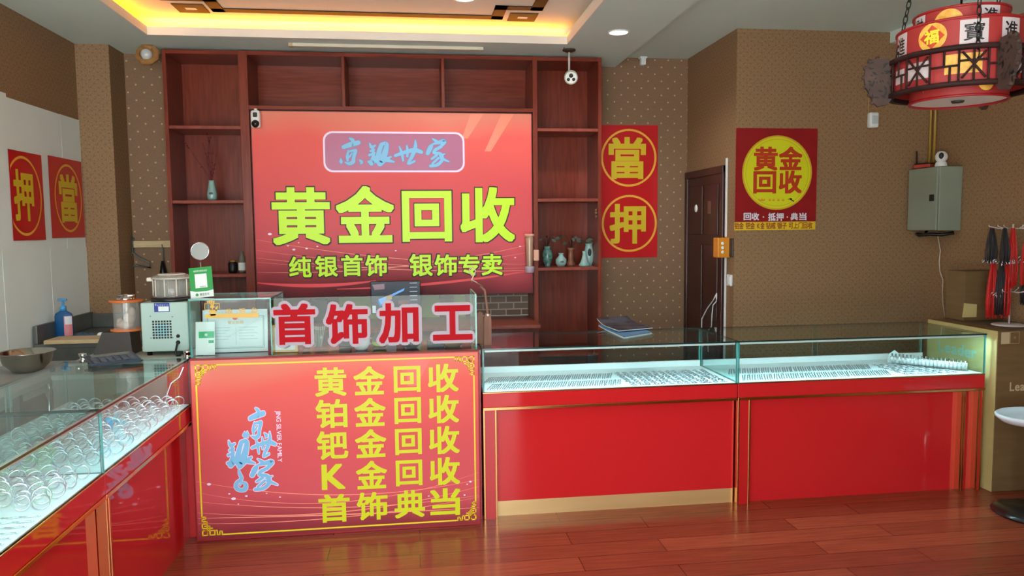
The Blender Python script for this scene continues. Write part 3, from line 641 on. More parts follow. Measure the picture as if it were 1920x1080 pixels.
# the gold recycling poster on the inner wall
fn = onY(5.306); x0, x1, z0, z1 = 2.345+.017, 2.998, 1.617, 2.365
t = thing('poster', 'dark red poster with a yellow disc and red characters beside the door', 'poster', (2.68, 5.306, z0))
mb().box(x0, x1, 5.3045, 5.3095, z0+.062, z1).build('sheet', noise_mat('poster maroon', [(.3,(150,12,22)),(.7,(136,8,20))], nscale=8, rough=.4), t)
mb().box(x0-.004, x1-.003, 5.3042, 5.3095, z0, z0+.06).build('yellow_band', mat('band yellow', (226,190,40), .4), t)
c = PY(1457, 324, 5.306); o_ = mb(); ring(o_, c.x, c.z, 0, .268, fn, .0026); o_.build('yellow_disc', mat('disc yellow', (214,214,30), .4), t)
o_ = mb(); ring(o_, c.x, c.z, .262, .274, fn, .003); ring(o_, c.x, c.z, .244, .248, fn, .003); o_.build('disc_rim', mat('disc rim', (206,170,40), .4), t)
o_ = mb()
for ch, q in zip('黄金回收', ((1413,275,1458,320),(1460,275,1504,319),(1412,321,1455,363),(1460,320,1503,363))): put(o_, ch, rect_px(*q, 5.306), fn, .032, 0, .0034)
o_.build('lettering', mat('red brown print', (186,56,24), .4), t)
o_ = mb()
for ch, q in (('回',(1394,399,1408,413)),('收',(1409,399,1423,413)),('抵',(1440,399,1454,414)),('押',(1455,399,1469,414)),('典',(1482,399,1496,413)),('当',(1498,399,1512,413))): put(o_, ch, rect_px(*q, 5.306), fn, .03, 0, .0024)
for u, v in ((1431,407),(1476,407)): q = PY(u, v, 5.306); o_.poly([fn(q.x+.006*math.cos(a*PI/4), q.z+.006*math.sin(a*PI/4), .0024) for a in range(8)])
o_.build('lettering', mat('white print', (222,220,232), .5), t)
o_ = mb(); za, zb = z0+.008, z0+.054
for txt, ua, ub in (('铂金',1377,1394),('钯金',1398,1415),('K金',1418,1433),('钻戒',1436,1454),('银子',1457,1475),('可上门回收',1478,1523)):
    line(o_, txt, PY(ua,424,5.306).x, PY(ub,424,5.306).x, za, zb, fn, .02, .0028)
o_.build('lettering', mat('brown print', (140,50,24), .5), t)
o_ = mb(); PR = mat('orange line print', (220,140,40), .5)
for u in (1428, 1443, 1450, 1459, 1468): 
    q = PY(u, 375, 5.306); w_ = .022 if u == 1428 else .009
    o_.poly([fn(q.x-w_,q.z-.008,.0034), fn(q.x+w_,q.z-.008,.0034), fn(q.x+w_*1.2,q.z+.012,.0034), fn(q.x+w_*.4,q.z,.0034), fn(q.x,q.z+.014,.0034), fn(q.x-w_*.4,q.z,.0034), fn(q.x-w_*1.2,q.z+.012,.0034)])
o_.build('small_icons', PR, t)
q = PY(1482, 374, 5.306); o_ = mb(); o_.poly([fn(q.x-.03,q.z-.0,.0034), fn(q.x+.005,q.z+.012,.0034), fn(q.x+.012,q.z+.002,.0034)][::-1]); o_.poly([fn(q.x-.002,q.z+.008,.0034), fn(q.x+.03,q.z-.012,.0034), fn(q.x+.026,q.z-.018,.0034), fn(q.x-.008,q.z-.0,.0034)][::-1])
o_.build('hammer_icon', mat('dark icon', (40,34,20), .5), t)

# ================================================================== fittings on the right-hand walls
p = PY(1633, 226, 5.31)
t = thing('motion_sensor', 'white motion sensor box hanging on the brown wall under a thin wire', 'sensor', (p.x, 5.31, p.z))
mb().box(p.x-.036, p.x+.036, 5.262, 5.309, p.z-.058, p.z+.056, .012).build('housing', WHITE, t)
mb().box(p.x-.022, p.x+.022, 5.256, 5.268, p.z-.03, p.z+.03, .008).build('lens_window', mat('grey window', (190,202,206), .3), t)
mb().tube([(p.x-.025,5.306,p.z+.05),(p.x-.027,5.306,p.z+.2)], .0025, 6).build('wire', mat('tan wire', (190,150,100), .5), t)
bx0, by0, by1, bz0, bz1 = 3.72, 4.955, 5.275, 1.602, 2.062
t = thing('electrical_box', 'grey-green metal distribution box on the right wall', 'electrical box', (3.82, 5.1, bz0))
GB = noise_mat('grey green enamel', [(.3,(142,150,134)),(.7,(132,140,124))], nscale=3, rough=.38)
mb().box(bx0+.018, XR-.002, by0, by1, bz0, bz1, .006).build('body', GB, t)
dd = mb().box(bx0, bx0+.016, by0+.004, by1-.004, bz0+.004, bz1-.004, .004).build('door', GB, t)
q = PX(1748, 371, bx0); mb().box(bx0-.012, bx0+.001, q.y-.022, q.y+.022, q.z-.024, q.z+.024, .006).build('lock', BLACK, dd)
mb().tube([(3.83,5.2,1.602),(3.80,5.18,1.57),(3.76,5.22,1.575),(3.74,5.16,1.565),(3.78,5.1,1.575),(3.84,5.05,1.57),(3.9,5.0,1.585)], .012, 6).build('cable_bundle', BLACK, t)
for k, (yy, lab) in enumerate(((5.285,'yellow conduit pipe above the grey box, nearest the corner'), (5.235,'yellow conduit pipe above the grey box, the nearer of two'))):
    tag(mb().tube([(3.895,yy,2.062),(3.895,yy,3.0)], .009, 8).build('conduit_pipe', mat('ochre conduit', (176,138,54), .45), None, (3.895,yy,2.062)), lab, 'pipe', 'conduit pipes')
zt_ = 2.062
p = PX(1736, 300, 3.80)
t = thing('router', 'red and black router with an antenna on top of the grey box', 'router', (3.79, 5.2, zt_))
T = Matrix.Translation((3.79, 5.19, zt_+.002)) @ Matrix.Rotation(.5, 4, 'Z')
b = mb(); b.M = T; b.box(-.05, .05, -.06, .06, .002, .028, .006); b.build('casing', mat('router red', (176,62,44), .4), t)
b = mb(); b.M = T; b.box(-.046, .046, -.056, .056, .026, .036, .004); b.build('top_cover', BLACK, t)
b = mb(); b.M = T; b.tube([(-.02,.05,.03),(-.015,.055,.13)], .006, 8); b.build('antenna', BLACK, t)
p = PX(1766, 293, 3.82)
cx, cy = 3.80, 5.03
t = thing('security_camera', 'white round-headed camera standing on top of the grey box', 'camera', (cx, cy, zt_))
mb().lathe([(0,0),(.038,0),(.042,.008),(.036,.028),(.024,.042),(0,.045)], (cx,cy,zt_), 24).build('base', WHITE, t)
mb().ball((cx,cy,zt_+.072), .042).build('head', WHITE, t)
mb().ball((cx-.017,cy-.022,zt_+.076), .024, sq=(.8,.8,1.05)).build('lens', BLACK, t)
P = [PX(u, v, 3.905) for u, v in ((1757,434),(1760,452),(1763,470),(1761,490),(1762,508),(1768,525),(1767,545),(1768,570),(1772,594))]
tag(mb().tube(P, .004, 6).build('cable', mat('pale cable', (196,184,164), .5), None, P[-1]), 'pale cable hanging from the grey box down to the carton', 'cable')
# beside the door
p = PX(1353, 465, XI)
t = thing('alarm_box', 'orange box with a black plate beside the door frame', 'alarm box', (XI, 5.35, 1.41))
OB = mat('orange plastic', (222,140,34), .4)
mb().box(XI-.10, XI-.001, 5.375, 5.465, 1.412, 1.562, .006).build('orange_case', OB, t)
for z in (1.52,1.487,1.454): mb().ball((XI-.062, 5.374, z), .012, sq=(1,.35,1)).build('white_dot', WHITE, t)
mb().box(XI-.012, XI+.0, 5.318, 5.374, 1.42, 1.558, .004).build('black_plate', BLACK, t)
tag(mb().box(XI-.02, XI-.001, 5.325, 5.395, 1.2, 1.285, .004).box(XI-.024, XI-.018, 5.34, 5.38, 1.215, 1.27, .002).build('wall_switch', WHITE, None, (XI,5.36,1.2)), 'white wall switch below the orange box', 'switch')
tag(mb().box(XI-.012, XI-.0005, 5.44, 5.46, 0, 1.41, .002).box(XI-.012, XI-.0005, 5.44, 5.46, 1.565, 2.16, .002).build('cable_duct', WHITE, None, (XI,5.45,0)), 'thin white cable duct running up beside the door', 'cable duct')
for k, px in enumerate((((1344,550),(1338,562),(1325,580),(1316,598),(1315,625),(1318,650)), ((1344,552),(1343,565),(1337,572),(1335,590),(1334,612),(1326,622),(1328,660)))):
    P = [PX(u, v, XI-.034) for u, v in px]
    tag(mb().tube(P, .005, 6).build('cable', WHITE, None, P[-1]), ('white cable looping down in front of the door, the outer curve', 'white cable hanging straight beside the looping one at the door')[k], 'cable', 'cables by the door')

# ================================================================== things on the shelves
CEL = noise_mat('celadon glaze', [(.3,(150,186,180)),(.7,(132,172,166))], nscale=20, rough=.15, spec=.6)
LEAF = noise_mat('dark leaf', [(.3,(58,66,44)),(.7,(44,52,36))], nscale=12, rough=.5)
TWIG = mat('dark red twig', (112,28,34), .6)
def vase(name, prof, c, m, label, grp=None):
    t = thing(name, label, 'vase', c, grp); mb().lathe(prof, c, 28).build('vase_body', m, t); return t
vx, vy, vz = -1.535, 6.06, 1.881
t = vase('vase', [(0,0),(.03,0),(.036,.02),(.037,.05),(.028,.10),(.021,.14),(.023,.155),(.019,.155),(.017,.13),(0,.02)], (vx,vy,vz), CEL, 'pale blue vase of red twigs on the left shelf')
b = mb(); b.ball((vx,vy-.034,vz+.055), .016, sq=(1,.3,.6)); b.build('painted_mark', mat('slate glaze', (72,86,96), .3), t)
for k in range(6):
    random.seed(k+3); dx = (-.05,-.02,.0,.02,.06,-.20)[k]; hh = (.30,.38,.36,.28,.24,.32)[k]
    P = [(vx,vy,vz+.14)]+[(vx+dx*(i/5)**1.2+random.uniform(-.006,.006), vy+random.uniform(-.01,.01), vz+.14+hh*i/5) for i in range(1,6)]
    tw = mb(); tw.tube(P, [.0035,.003,.003,.0025,.002,.0015], 6)
    for i in range(14):
        q = random.random()*4.9; a = int(q); f_ = q-a; pp = Vector(P[a])*(1-f_)+Vector(P[a+1])*f_
        if a >= 1: tw.ball((pp.x+random.uniform(-.008,.008), pp.y+random.uniform(-.008,.008), pp.z), .0055, 6)
    tw.build('berry_twig', TWIG, t)
def leafs(parent, c, n, spread, hgt, seed):
    random.seed(seed)
    for k in range(n):
        a = random.random()*2*PI; r = spread*random.uniform(.3,1); e = Vector((c[0]+r*math.cos(a), c[1]+.4*r*math.sin(a)-.02, c[2]+hgt*random.uniform(.3,1)))
        st = mb(); st.tube([c, ((c[0]+e.x)/2, (c[1]+e.y)/2, e.z+.01), e], .0022, 5); s_ = st.build('stem', LEAF, parent)
        u = Vector((math.cos(a), -.3, random.uniform(-.5,.3))).normalized(); wv = u.cross(Vector((0,-1,.3))).normalized(); L = random.uniform(.03,.045); e.x = min(max(e.x, 1.04), 1.425)
        lf = mb(); pts = [e, e+u*L*.3+wv*L*.34, e+u*L*.7+wv*L*.28, e+u*L*1.15, e+u*L*.7-wv*L*.28, e+u*L*.3-wv*L*.34]; lf.prism(pts, (0,-.0012,0)); lf.build('leaf', LEAF, s_)
zs = 1.331
DCEL = noise_mat('dark green glaze', [(.35,(52,84,78)),(.6,(96,140,130))], nscale=30, rough=.2)
GR = 'vases on the right shelf'
t = vase('vase', [(0,0),(.028,0),(.022,.012),(.038,.05),(.045,.09),(.036,.13),(.024,.15),(.028,.165),(.022,.165),(.02,.14),(0,.03)], (1.085,6.06,zs), DCEL, 'dark mottled green vase with leaves, leftmost on the right shelf', GR)
leafs(t, (1.085,6.06,zs+.16), 5, .10, .08, 1)
t = vase('vase', [(0,0),(.03,0),(.045,.03),(.044,.06),(.022,.085),(.018,.10),(.024,.11),(.018,.11),(.015,.09),(0,.02)], (1.195,6.04,zs), CEL, 'small round celadon vase between the mottled vase and the root stump', GR)
b = mb(); b.ball((1.195,5.998,zs+.04), .014, sq=(1.2,.3,.6)); b.build('painted_mark', mat('slate glaze'), t)
STUMP = noise_mat('root wood', [(.3,(140,86,58)),(.7,(108,62,42))], (4,4,1), 8, 4, .5)
b = mb(); pf = []
for i in range(8):
    z = .15*i/7; r = .04-.018*math.sin(PI*i/7*.9)+.004*math.sin(i*2)
    pf.append((r, z))
b.lathe([(0,0)]+pf+[(.02,.15),(.0,.1)], (1.285,6.08,zs), 9)
t = thing('planter', 'brown root-wood planter holding trailing leaves among the celadon vases', 'planter', (1.285,6.08,zs), GR); b.build('planter_body', STUMP, t)
leafs(t, (1.285,6.08,zs+.15), 7, .13, .10, 5)
vase('vase', [(0,0),(.045,0),(.047,.012),(.034,.03),(.022,.06),(.014,.10),(.016,.125),(.012,.125),(.010,.1),(0,.02)], (1.385,6.02,zs), CEL, 'celadon bottle vase with a flared foot on the right shelf', GR)
t = vase('vase', [(0,0),(.03,0),(.028,.012),(.042,.06),(.044,.10),(.032,.15),(.028,.175),(.034,.185),(.028,.185),(.024,.16),(0,.03)], (1.44,6.09,zs), CEL, 'tall pale vase with a dark opening, rightmost on the right shelf', GR)
b = mb(); b.ball((1.437,6.052,zs+.11), .02, sq=(.8,.5,1.7)); b.build('dark_opening', mat('dark hollow', (24,36,34), .5), t)
leafs(t, (1.44,6.09,zs+.18), 4, .06, .05, 9)
# charm, cup dispenser, mirror, bottles
p = PY(1118, 383, 5.895)
t = thing('hanging_charm', 'small brown charm hanging inside the right shelf', 'charm', (1.462, 5.92, 1.72))
mb().tube([(1.468,5.93,1.85),(1.462,5.92,1.80)], .0018, 5).build('string', TWIG, t)
mb().ball((1.46,5.92,1.785), .012).ball((1.46,5.92,1.762), .014).ball((1.458,5.92,1.735), .008, sq=(1,1,2)).build('beads', mat('amber beads', (120,80,56), .4), t)
cx, cz = .905, 1.297; cy = 5.855
t = thing('cup_dispenser', 'clear paper cup dispenser fixed beside the sign', 'dispenser', (cx, cy, cz))
mb().lathe([(.033,.05),(.036,.12),(.036,.29),(.038,.30)], (cx,cy,cz), 24).build('clear_tube', GLASSC, t)
mb().lathe([(.028,.0),(.030,.012),(.032,.05),(.037,.05),(.037,.03),(.034,.0)], (cx,cy,cz), 24).build('spout_ring', mat('grey violet ring', (176,160,176), .35), t)
mb().lathe([(.0,.29),(.030,.29),(.030,.27),(.026,.04),(0,.04)], (cx,cy,cz), 24).build('paper_cups', mat('peach paper cup', (234,186,160), .5), t)
mb().box(cx+.03, cx+.075, cy-.02, cy+.05, cz+.09, cz+.18, .01).build('clip', mat('peach plastic', (226,170,146), .4), t)
mb().lathe([(.037,.285),(.040,.29),(.040,.305),(.036,.305),(.034,.29)], (cx,cy,cz), 24).build('top_ring', mat('peach plastic'), t)
def bottlething(name, label, cat, u, dz, parts, grp=None, y=6.05, z=1.323):
    x = PY(u, 500, y).x; t = thing(name, label, cat, (x,y,z), grp)
    for nm, prof, m in parts: mb().lathe(prof, (x,y,z), 20).build(nm, m, t)
t = thing('jar', 'dark jar on the left shelf beside the sign', 'jar', (-1.40,6.05,1.323)); mb().lathe([(0,0),(.03,0),(.034,.02),(.034,.075),(.025,.085),(0,.085)], (-1.40,6.05,1.323), 20).build('jar_body', BLACK, t); mb().lathe([(.026,.085),(.027,.1),(0,.1)], (-1.40,6.05,1.323), 20).build('lid', mat('amber lid', (150,110,40), .4), t)
t = thing('bottle', 'pale bottle with a white label on the left shelf beside the sign', 'bottle', (-1.325,6.03,1.323)); mb().lathe([(0,0),(.026,0),(.028,.01),(.028,.12),(.014,.14),(.014,.165),(0,.165)], (-1.325,6.03,1.323), 20).build('bottle_body', mat('bottle grey', (120,116,104), .2), t); mb().lathe([(.029,.02),(.029,.08)], (-1.325,6.03,1.323), 20).build('label', PAPER, t)
my = 4.84; p = PY(375, 471, my); mz0 = .901
t = thing('round_mirror', 'round tabletop mirror above the green payment stand', 'mirror', (p.x, my, mz0))
T = Matrix.Translation(p) @ Matrix.Rotation(PI/2-.1, 4, 'X')
mb().lathe([(0,.004),(.052,.004)], (0,0,0), 32, T).build('glass', mat('mirror glass', (150,152,148), .35, .6), t)
mb().lathe([(0,-.006),(.054,-.006),(.056,.002),(.053,.006),(.051,.004)], (0,0,0), 32, T).build('rim', CHROME, t)
mb().tube([p-Vector((0,0,.054)), (p.x,my+.01,mz0+.01)], .004, 8).build('stem', CHROME, t)
mb().lathe([(0,0),(.05,0),(.05,.006),(.01,.014),(0,.014)], (p.x,my+.01,mz0), 24).build('base', CHROME, t)

# ================================================================== left corner: rail, bench, machines
RW = wood('pale pine', (214,190,150), (198,172,128), (2,8,8), .5)
RB = 6.15; a, c = PY(229, 451, 6.13), PY(319, 463, 6.13)
tag(mb().box(a.x, X0-.005, RB-.025, RB-.002, c.z-.002, a.z-.005, .003).build('coat_rail', RW, None, ((a.x+c.x)/2, RB-.01, c.z)), 'pale pine board fixed across the back wall left of the shelf', 'coat rail')
def hanger(label, x, z, sw, seed):
    t = thing('coat_hanger', label, 'coat hanger', (x, 6.110, z), 'wire coat hangers')
    P = [(x,6.122,z+.03),(x+.004,6.120,z+.055),(x,6.118,z+.075),(x-.02,6.115,z+.06)]
    mb().tube([(x,6.116,z-.05),(x,6.118,z+.03),(x+.012,6.112,z+.06),(x,6.106,z+.07),(x-.012,6.112,z+.055)], .005, 6).build('hook', mat('teal wire', (92,120,120), .4), t)
    mb().tube([(x,6.116,z-.05),(x+.03*sw,6.112,z-.085),(x+.12*sw,6.100,z-.13),(x+.13*sw,6.100,z-.17),(x+.02*sw,6.112,z-.15),(x-.1*sw,6.118,z-.2),(x-.11*sw,6.118,z-.175),(x-.03*sw,6.116,z-.085)], .006, 6, closed=True).build('wire_frame', mat('teal wire'), t)
hanger('teal wire coat hanger hooked on the left of the pine board', PY(248,460,6.110).x, 1.54, 1, 1)
x = PY(303, 460, 6.110).x
t = thing('umbrella', 'folded black umbrella hanging by a wire from the pine board', 'umbrella', (x, 6.110, 1.2))
mb().tube([(x,6.118,1.55),(x+.004,6.112,1.5),(x+.006,6.112,1.40)], .004, 6).build('hook', mat('teal wire'), t)
mb().tube([(x+.004,6.105,1.42),(x+.004,6.102,1.34),(x+.002,6.100,1.2),(x,6.100,.85)], [.01,.024,.032,.02], 10).build('folded_canopy', BLACK, t)
# steel bench with raised edges
bx0, bx1, by0, by1, bz = -2.372, -1.72, 4.99, 5.82, .952
t = thing('steel_bench', 'worn steel bench with a raised edge along the papered wall', 'bench', (-2.05, 5.3, 0))
mb().box(bx0, bx1, by0, by1, bz-.03, bz, .004).box(bx0+.02, bx1, by0, by0+.012, bz-.13, bz-.03).build('bench_top', STEELD, t)
mb().box(bx0, bx0+.025, by0, by1, bz, bz+.115, .004).build('raised_edge', STEELD, t)
mb().box(bx0+.025, bx1, by1-.02, by1, bz, bz+.10, .004).build('raised_edge', STEELD, t)
for x in (bx0+.05, bx1-.05):
    for y in (by0+.05, by1-.06): mb().tube([(x,y,0),(x,y,bz-.03)], .02, 12).build('leg', CHROME, t)
a = PZ(82, 651, bz+.02)
tag(mb().box(-2.30, -1.9, 4.96, 5.16, bz+.001, bz+.026, .003).build('wooden_board', RW, None, (-2.08,4.9,bz)), 'pale wooden board lying on the front of the steel bench', 'board')
# soap bottle
sx, sy, sz = -2.19, 5.24, bz
p = PY(122, 640, sy); sx = p.x
t = thing('soap_bottle', 'blue pump bottle standing on the steel bench by the papered wall', 'bottle', (sx, sy, sz))
BL = mat('blue soap bottle', (24,86,140), .15, 0, .6)
T = Matrix.Translation((sx,sy,sz)) @ Matrix.Diagonal((1.25,.7,1,1))
mb().lathe([(0,0),(.042,0),(.045,.006),(.045,.145),(.04,.165),(.02,.18),(.016,.185),(.016,.2),(0,.2)], (0,0,0), 28, T).build('bottle_body', BL, t)
LB = mat('light blue pump', (74,150,206), .3)
mb().lathe([(0,.185),(.02,.185),(.02,.212),(.008,.216),(.007,.25),(0,.25)], (sx,sy,sz), 20).build('pump_collar', LB, t)
mb().box(sx-.03, sx+.026, sy-.01, sy+.01, sz+.248, sz+.264, .005).build('pump_head', LB, t)
lb = mb(); lb.lathe([(.0455,.02),(.0455,.15)], (0,0,0), 10, T, -1.35, -.25); l_ = lb.build('label', mat('red white label', (206,120,128), .4), t)
lb = mb(); lb.lathe([(.0462,.095),(.0462,.148)], (0,0,0), 10, T, -1.25, -.35); lb.build('label_badge', mat('pale badge', (216,216,222), .4), l_)
# rag and tin
rg = mb(); random.seed(4)
cx, cy = PZ(165, 628, bz+.01).x, 5.25; n = 9; vs = []
for i in range(n):
    for j in range(n):
        vs.append((cx-.09+.18*i/(n-1)+random.uniform(-.008,.008), cy-.08+.16*j/(n-1), bz+.003+abs(.045*math.sin(i*1.7+j*.9))*math.sin(PI*i/(n-1))*math.sin(PI*j/(n-1))))
rg.smooth = True; rg.add(vs, [(i*n+j, (i+1)*n+j, (i+1)*n+j+1, i*n+j+1) for i in range(n-1) for j in range(n-1)])
tag(rg.build('cleaning_rag', mat('blue cloth', (70,104,134), .8), None, (cx,cy,bz)), 'crumpled blue rag lying on the steel bench', 'rag')
cx = PZ(183, 628, bz+.01).x
tag(mb().ball((cx+.06,5.2,bz+.02), .02, sq=(1.3,1,1)).ball((cx+.075,5.19,bz+.012), .014).build('paper_scrap', PAPER, None, (cx+.06,5.2,bz)), 'crumpled white scrap beside the blue rag', 'paper')
t = thing('metal_tin', 'round grey metal tin at the back of the steel bench', 'tin', (-1.83,5.5,bz))
mb().lathe([(0,0),(.07,0),(.072,.006),(.072,.10),(.075,.104),(.075,.112),(.07,.112),(.068,.02),(0,.02)], (-1.83,5.5,bz), 28).build('tin_body', STEELD, t)
# corner counter and the raised plank on standoffs
cz = .90
t = thing('corner_counter', 'low grey counter filling the corner behind the left glass case', 'counter', (-1.6, 4.45, 0))
mb().box(-1.9, -1.2, 4.17, 4.96, 0, cz-.025).build('counter_body', mat('grey laminate', (150,150,144), .4), t)
mb().box(-1.905, -1.196, 4.165, 4.97, cz-.025, cz, .003).build('counter_top', mat('pale laminate', (186,188,178), .35), t)
t = thing('raised_plank', 'pale plank raised on chrome standoffs behind the left glass case', 'shelf', (-1.5, 4.4, cz))
mb().box(-1.83, -1.21, 4.2, 4.72, .942, .957, .003).build('plank', mat('pale laminate'), t)
for x, y in ((-1.79,4.23),(-1.25,4.23),(-1.79,4.68),(-1.25,4.68)): mb().lathe([(0,0),(.018,0),(.018,.042),(0,.042)], (x,y,cz), 16).build('standoff', CHROME, t)
zp = .958
for x, lab in ((-1.765,'short chrome standoff knob at the left end of the raised plank'), (-1.232,'short chrome standoff knob beside the glass box')):
    tag(mb().lathe([(0,0),(.02,0),(.02,.014),(.016,.018),(.016,.028),(.021,.032),(.021,.046),(0,.05)], (x,4.222,zp), 20).build('chrome_knob', CHROME, None, (x,4.222,zp)), lab, 'knob', 'chrome knobs on the plank')
# tumbler jar on its dark base
t = thing('tumbler_machine', 'clear tumbling drum with orange plates on a sloped dark base', 'machine', (-1.69, 4.52, zp))
bx = mb(); y0, y1 = 4.42, 4.6
bx.prism([(-1.795,y0,zp),(-1.585,y0,zp),(-1.605,y0+.03,zp+.125),(-1.755,y0+.03,zp+.125)], (0,.15,0)); bs = bx.build('base', DARKG, t)
for u, v in ((205,632),(240,642),(205,651)): q = PY(u, v, y0+.02); mb().ball((q.x, y0+.006+(q.z-zp)*.24, q.z), .006).build('screw', CHROME, bs)
jx, jy, jz = -1.645, 4.53, zp+.126
OR = mat('orange acrylic', (222,120,62), .25)
mb().lathe([(0,0),(.088,0),(.088,.01),(0,.01)], (jx,jy,jz), 28).build('bottom_plate', OR, t)
mb().lathe([(0,.165),(.09,.165),(.09,.176),(0,.176)], (jx,jy,jz), 28).build('top_plate', OR, t)
mb().lathe([(.07,.01),(.07,.165)], (jx,jy,jz), 32).build('clear_drum', ACRYL, t)
mb().ball((jx-.012,jy,jz+.035), .04, 12, (1.2,1,.65)).ball((jx+.014,jy,jz+.07), .032, 12, (1,1,1.1)).ball((jx+.026,jy,jz+.105), .022, 12, (1,1,1.4)).ball((jx-.035,jy-.01,jz+.055), .018, 10).build('white_cloth', mat('white cloth', (214,196,184), .8), t)
mb().lathe([(0,.176),(.05,.177),(.045,.19),(.02,.196),(.016,.21),(0,.212)], (jx,jy,jz), 20).build('chrome_cap', CHROME, t)
mb().tube([(jx-.04,jy,jz+.2),(jx+.055,jy-.01,jz+.2)], .008, 8).build('chrome_lever', CHROME, t)
# magnetic polisher
mx0, mx1, my0, my1, mz0, mz1 = -1.512, -1.262, 4.36, 4.62, zp+.022, 1.255
t = thing('magnetic_polisher', 'mint green polishing machine with a clear pot on top', 'machine', (-1.387, 4.49, zp))
MINT = mat('mint enamel', (178,204,196), .3)
body = mb().box(mx0, mx1, my0, my1, mz0, mz1, .008).build('body', MINT, t)
for x in (mx0+.03, mx1-.03):
    for y in (my0+.03, my1-.03): mb().cyl((x,y,0), .014, zp, mz0+.002, 14).build('rubber_foot', BLACK, t)
gr = mb(); c = PY(304, 618, my0); st = .0152
for i in range(7):
    for j in range(7):
        gr.box(c.x+(i-3)*st-.0052, c.x+(i-3)*st+.0052, my0-.0012, my0+.001, c.z+(j-3)*st-.0052, c.z+(j-3)*st+.0052)
g_ = gr.build('fan_grille', mat('grille black', (26,34,36), .5), body); g_['kind'] = 'stuff'
fb = mb(); ring(fb, c.x, c.z-.004, .0, .038, onY(my0-.0005), 0); fb.build('fan_badge', mat('pale teal badge', (150,204,208), .3), body)
a = rect_px(289, 568, 318, 585, my0); mb().box(a[0], a[2], my0-.0015, my0, a[1], a[3]).build('label', mat('blue label', (38,58,150), .4), body)
fn = onY(my0-.0016); o_ = mb(); line(o_, 'Magnetic', a[0]+.004, a[2]-.004, a[3]-.018, a[3]-.002, fn, .0, .0003); o_.build('label_lettering', WHITE, body)
mb().box(a[0]+.022, a[2]-.004, my0-.002, my0, a[1]+.004, a[3]-.02).build('label_panel', PAPER, body)
for u, v, r in ((334,630,.010),(334,642,.012)): q = PY(u, v, my0); mb().lathe([(0,.01),(r*.8,.01),(r,0)], (0,0,0), 16, Matrix.Translation((q.x,my0,q.z)) @ Matrix.Rotation(PI/2, 4, 'X')).build('socket', BLACK, body)
for u, v in ((282,593),(323,594),(283,634),(324,633)): q = PY(u, v, my0); mb().ball((q.x,my0,q.z), .004).build('screw', STEEL, body)
q = PY(334, 642, my0); P = [(q.x,my0-.008,q.z),(q.x+.002,my0-.03,q.z-.012),(q.x-.003,my0-.045,q.z-.05),(q.x+.004,my0-.05,zp+.006),(q.x+.02,my0-.03,zp+.006)]
mb().tube(P, .006, 8).build('power_cord', BLACK, t)
mat('frosted plastic', (226,218,204), .3); px_, py_ = (mx0+mx1)/2+.01, (my0+my1)/2
mb().lathe([(0,0),(.112,0),(.116,.008),(.112,.02),(0,.02)], (px_,py_,mz1), 32).build('black_ring', BLACK, t)
mb().lathe([(0,.022),(.095,.022),(.1,.03),(.1,.13),(.098,.13),(.098,.032),(0,.03)], (px_,py_,mz1), 32).build('clear_pot', ACRYL, t)
for k in range(10):
    a_ = k*PI/5+.2; mb().tube([(px_+.1*math.cos(a_),py_+.1*math.sin(a_),mz1+.03),(px_+.1*math.cos(a_),py_+.1*math.sin(a_),mz1+.13)], .0035, 6).build('rib', mat('frosted plastic'), t)
mb().tube([(px_+.104*math.cos(k*PI/16),py_+.104*math.sin(k*PI/16),mz1+.13) for k in range(32)], .005, 6, closed=True).build('rim', mat('frosted plastic'), t)
mb().tube([(px_+.07*math.cos(k*PI/16),py_+.07*math.sin(k*PI/16),mz1+.15) for k in range(32)], .0035, 6, closed=True).build('lid_ring', mat('frosted plastic'), t)
ld_ = mb().lathe([(0,.155),(.04,.154),(.085,.148),(.108,.134),(.112,.128),(.1,.128),(.08,.14),(0,.148)], (px_,py_,mz1), 32).build('clear_lid', ACRYL, t)
FROST = mat('frosted plastic', (226,218,204), .3)
for s in (-1, 1): mb().box(px_+s*.10, px_+s*.132, py_-.025, py_+.025, mz1+.112, mz1+.134, .006).build('handle', mat('frosted plastic', (226,218,204), .3), t)
mb().lathe([(0,.022),(.012,.022),(.012,.05),(0,.052)], (px_,py_,mz1), 12).build('spindle', mat('frosted plastic'), t)
# calculator leaning on the glass
t = thing('calculator', 'dark blue desk calculator lying on the far end of the left glass counter', 'calculator', (-1.5, 3.98, .981))
T = Matrix.Translation((-1.5, 3.97, .983)) @ Matrix.Rotation(.62, 4, 'Z') @ Matrix.Rotation(-.12, 4, 'X') @ Matrix.Rotation(.0, 4, 'Y')
T = Matrix.Translation((-1.5, 3.97, .984)) @ Matrix.Rotation(.62, 4, 'Z') @ Matrix.Rotation(.16, 4, 'X') @ Matrix.Translation((0,.075,0))
b = mb(); b.M = T; b.box(-.115, .115, -.075, .075, 0, .014, .004); b.build('casing', mat('slate blue plastic', (54,66,82), .35), t)
b = mb(); b.M = T; b.box(-.09, .09, .03, .062, .014, .017, .001); b.build('display', mat('display grey', (120,130,124), .2), t)
for r in range(4):
    for c_ in range(6): b = mb(); b.M = T; b.box(-.1+c_*.034, -.073+c_*.034, -.068+r*.023, -.05+r*.023, .014, .018, .002); b.build('key', mat('slate key', (84,94,106), .4), t)
b = mb(); b.M = T; b.box(-.1, -.06, .05, .07, -.026, 0, .003); b.box(.06, .1, .05, .07, -.026, 0, .003); b.build('stand_foot', BLACK, t)
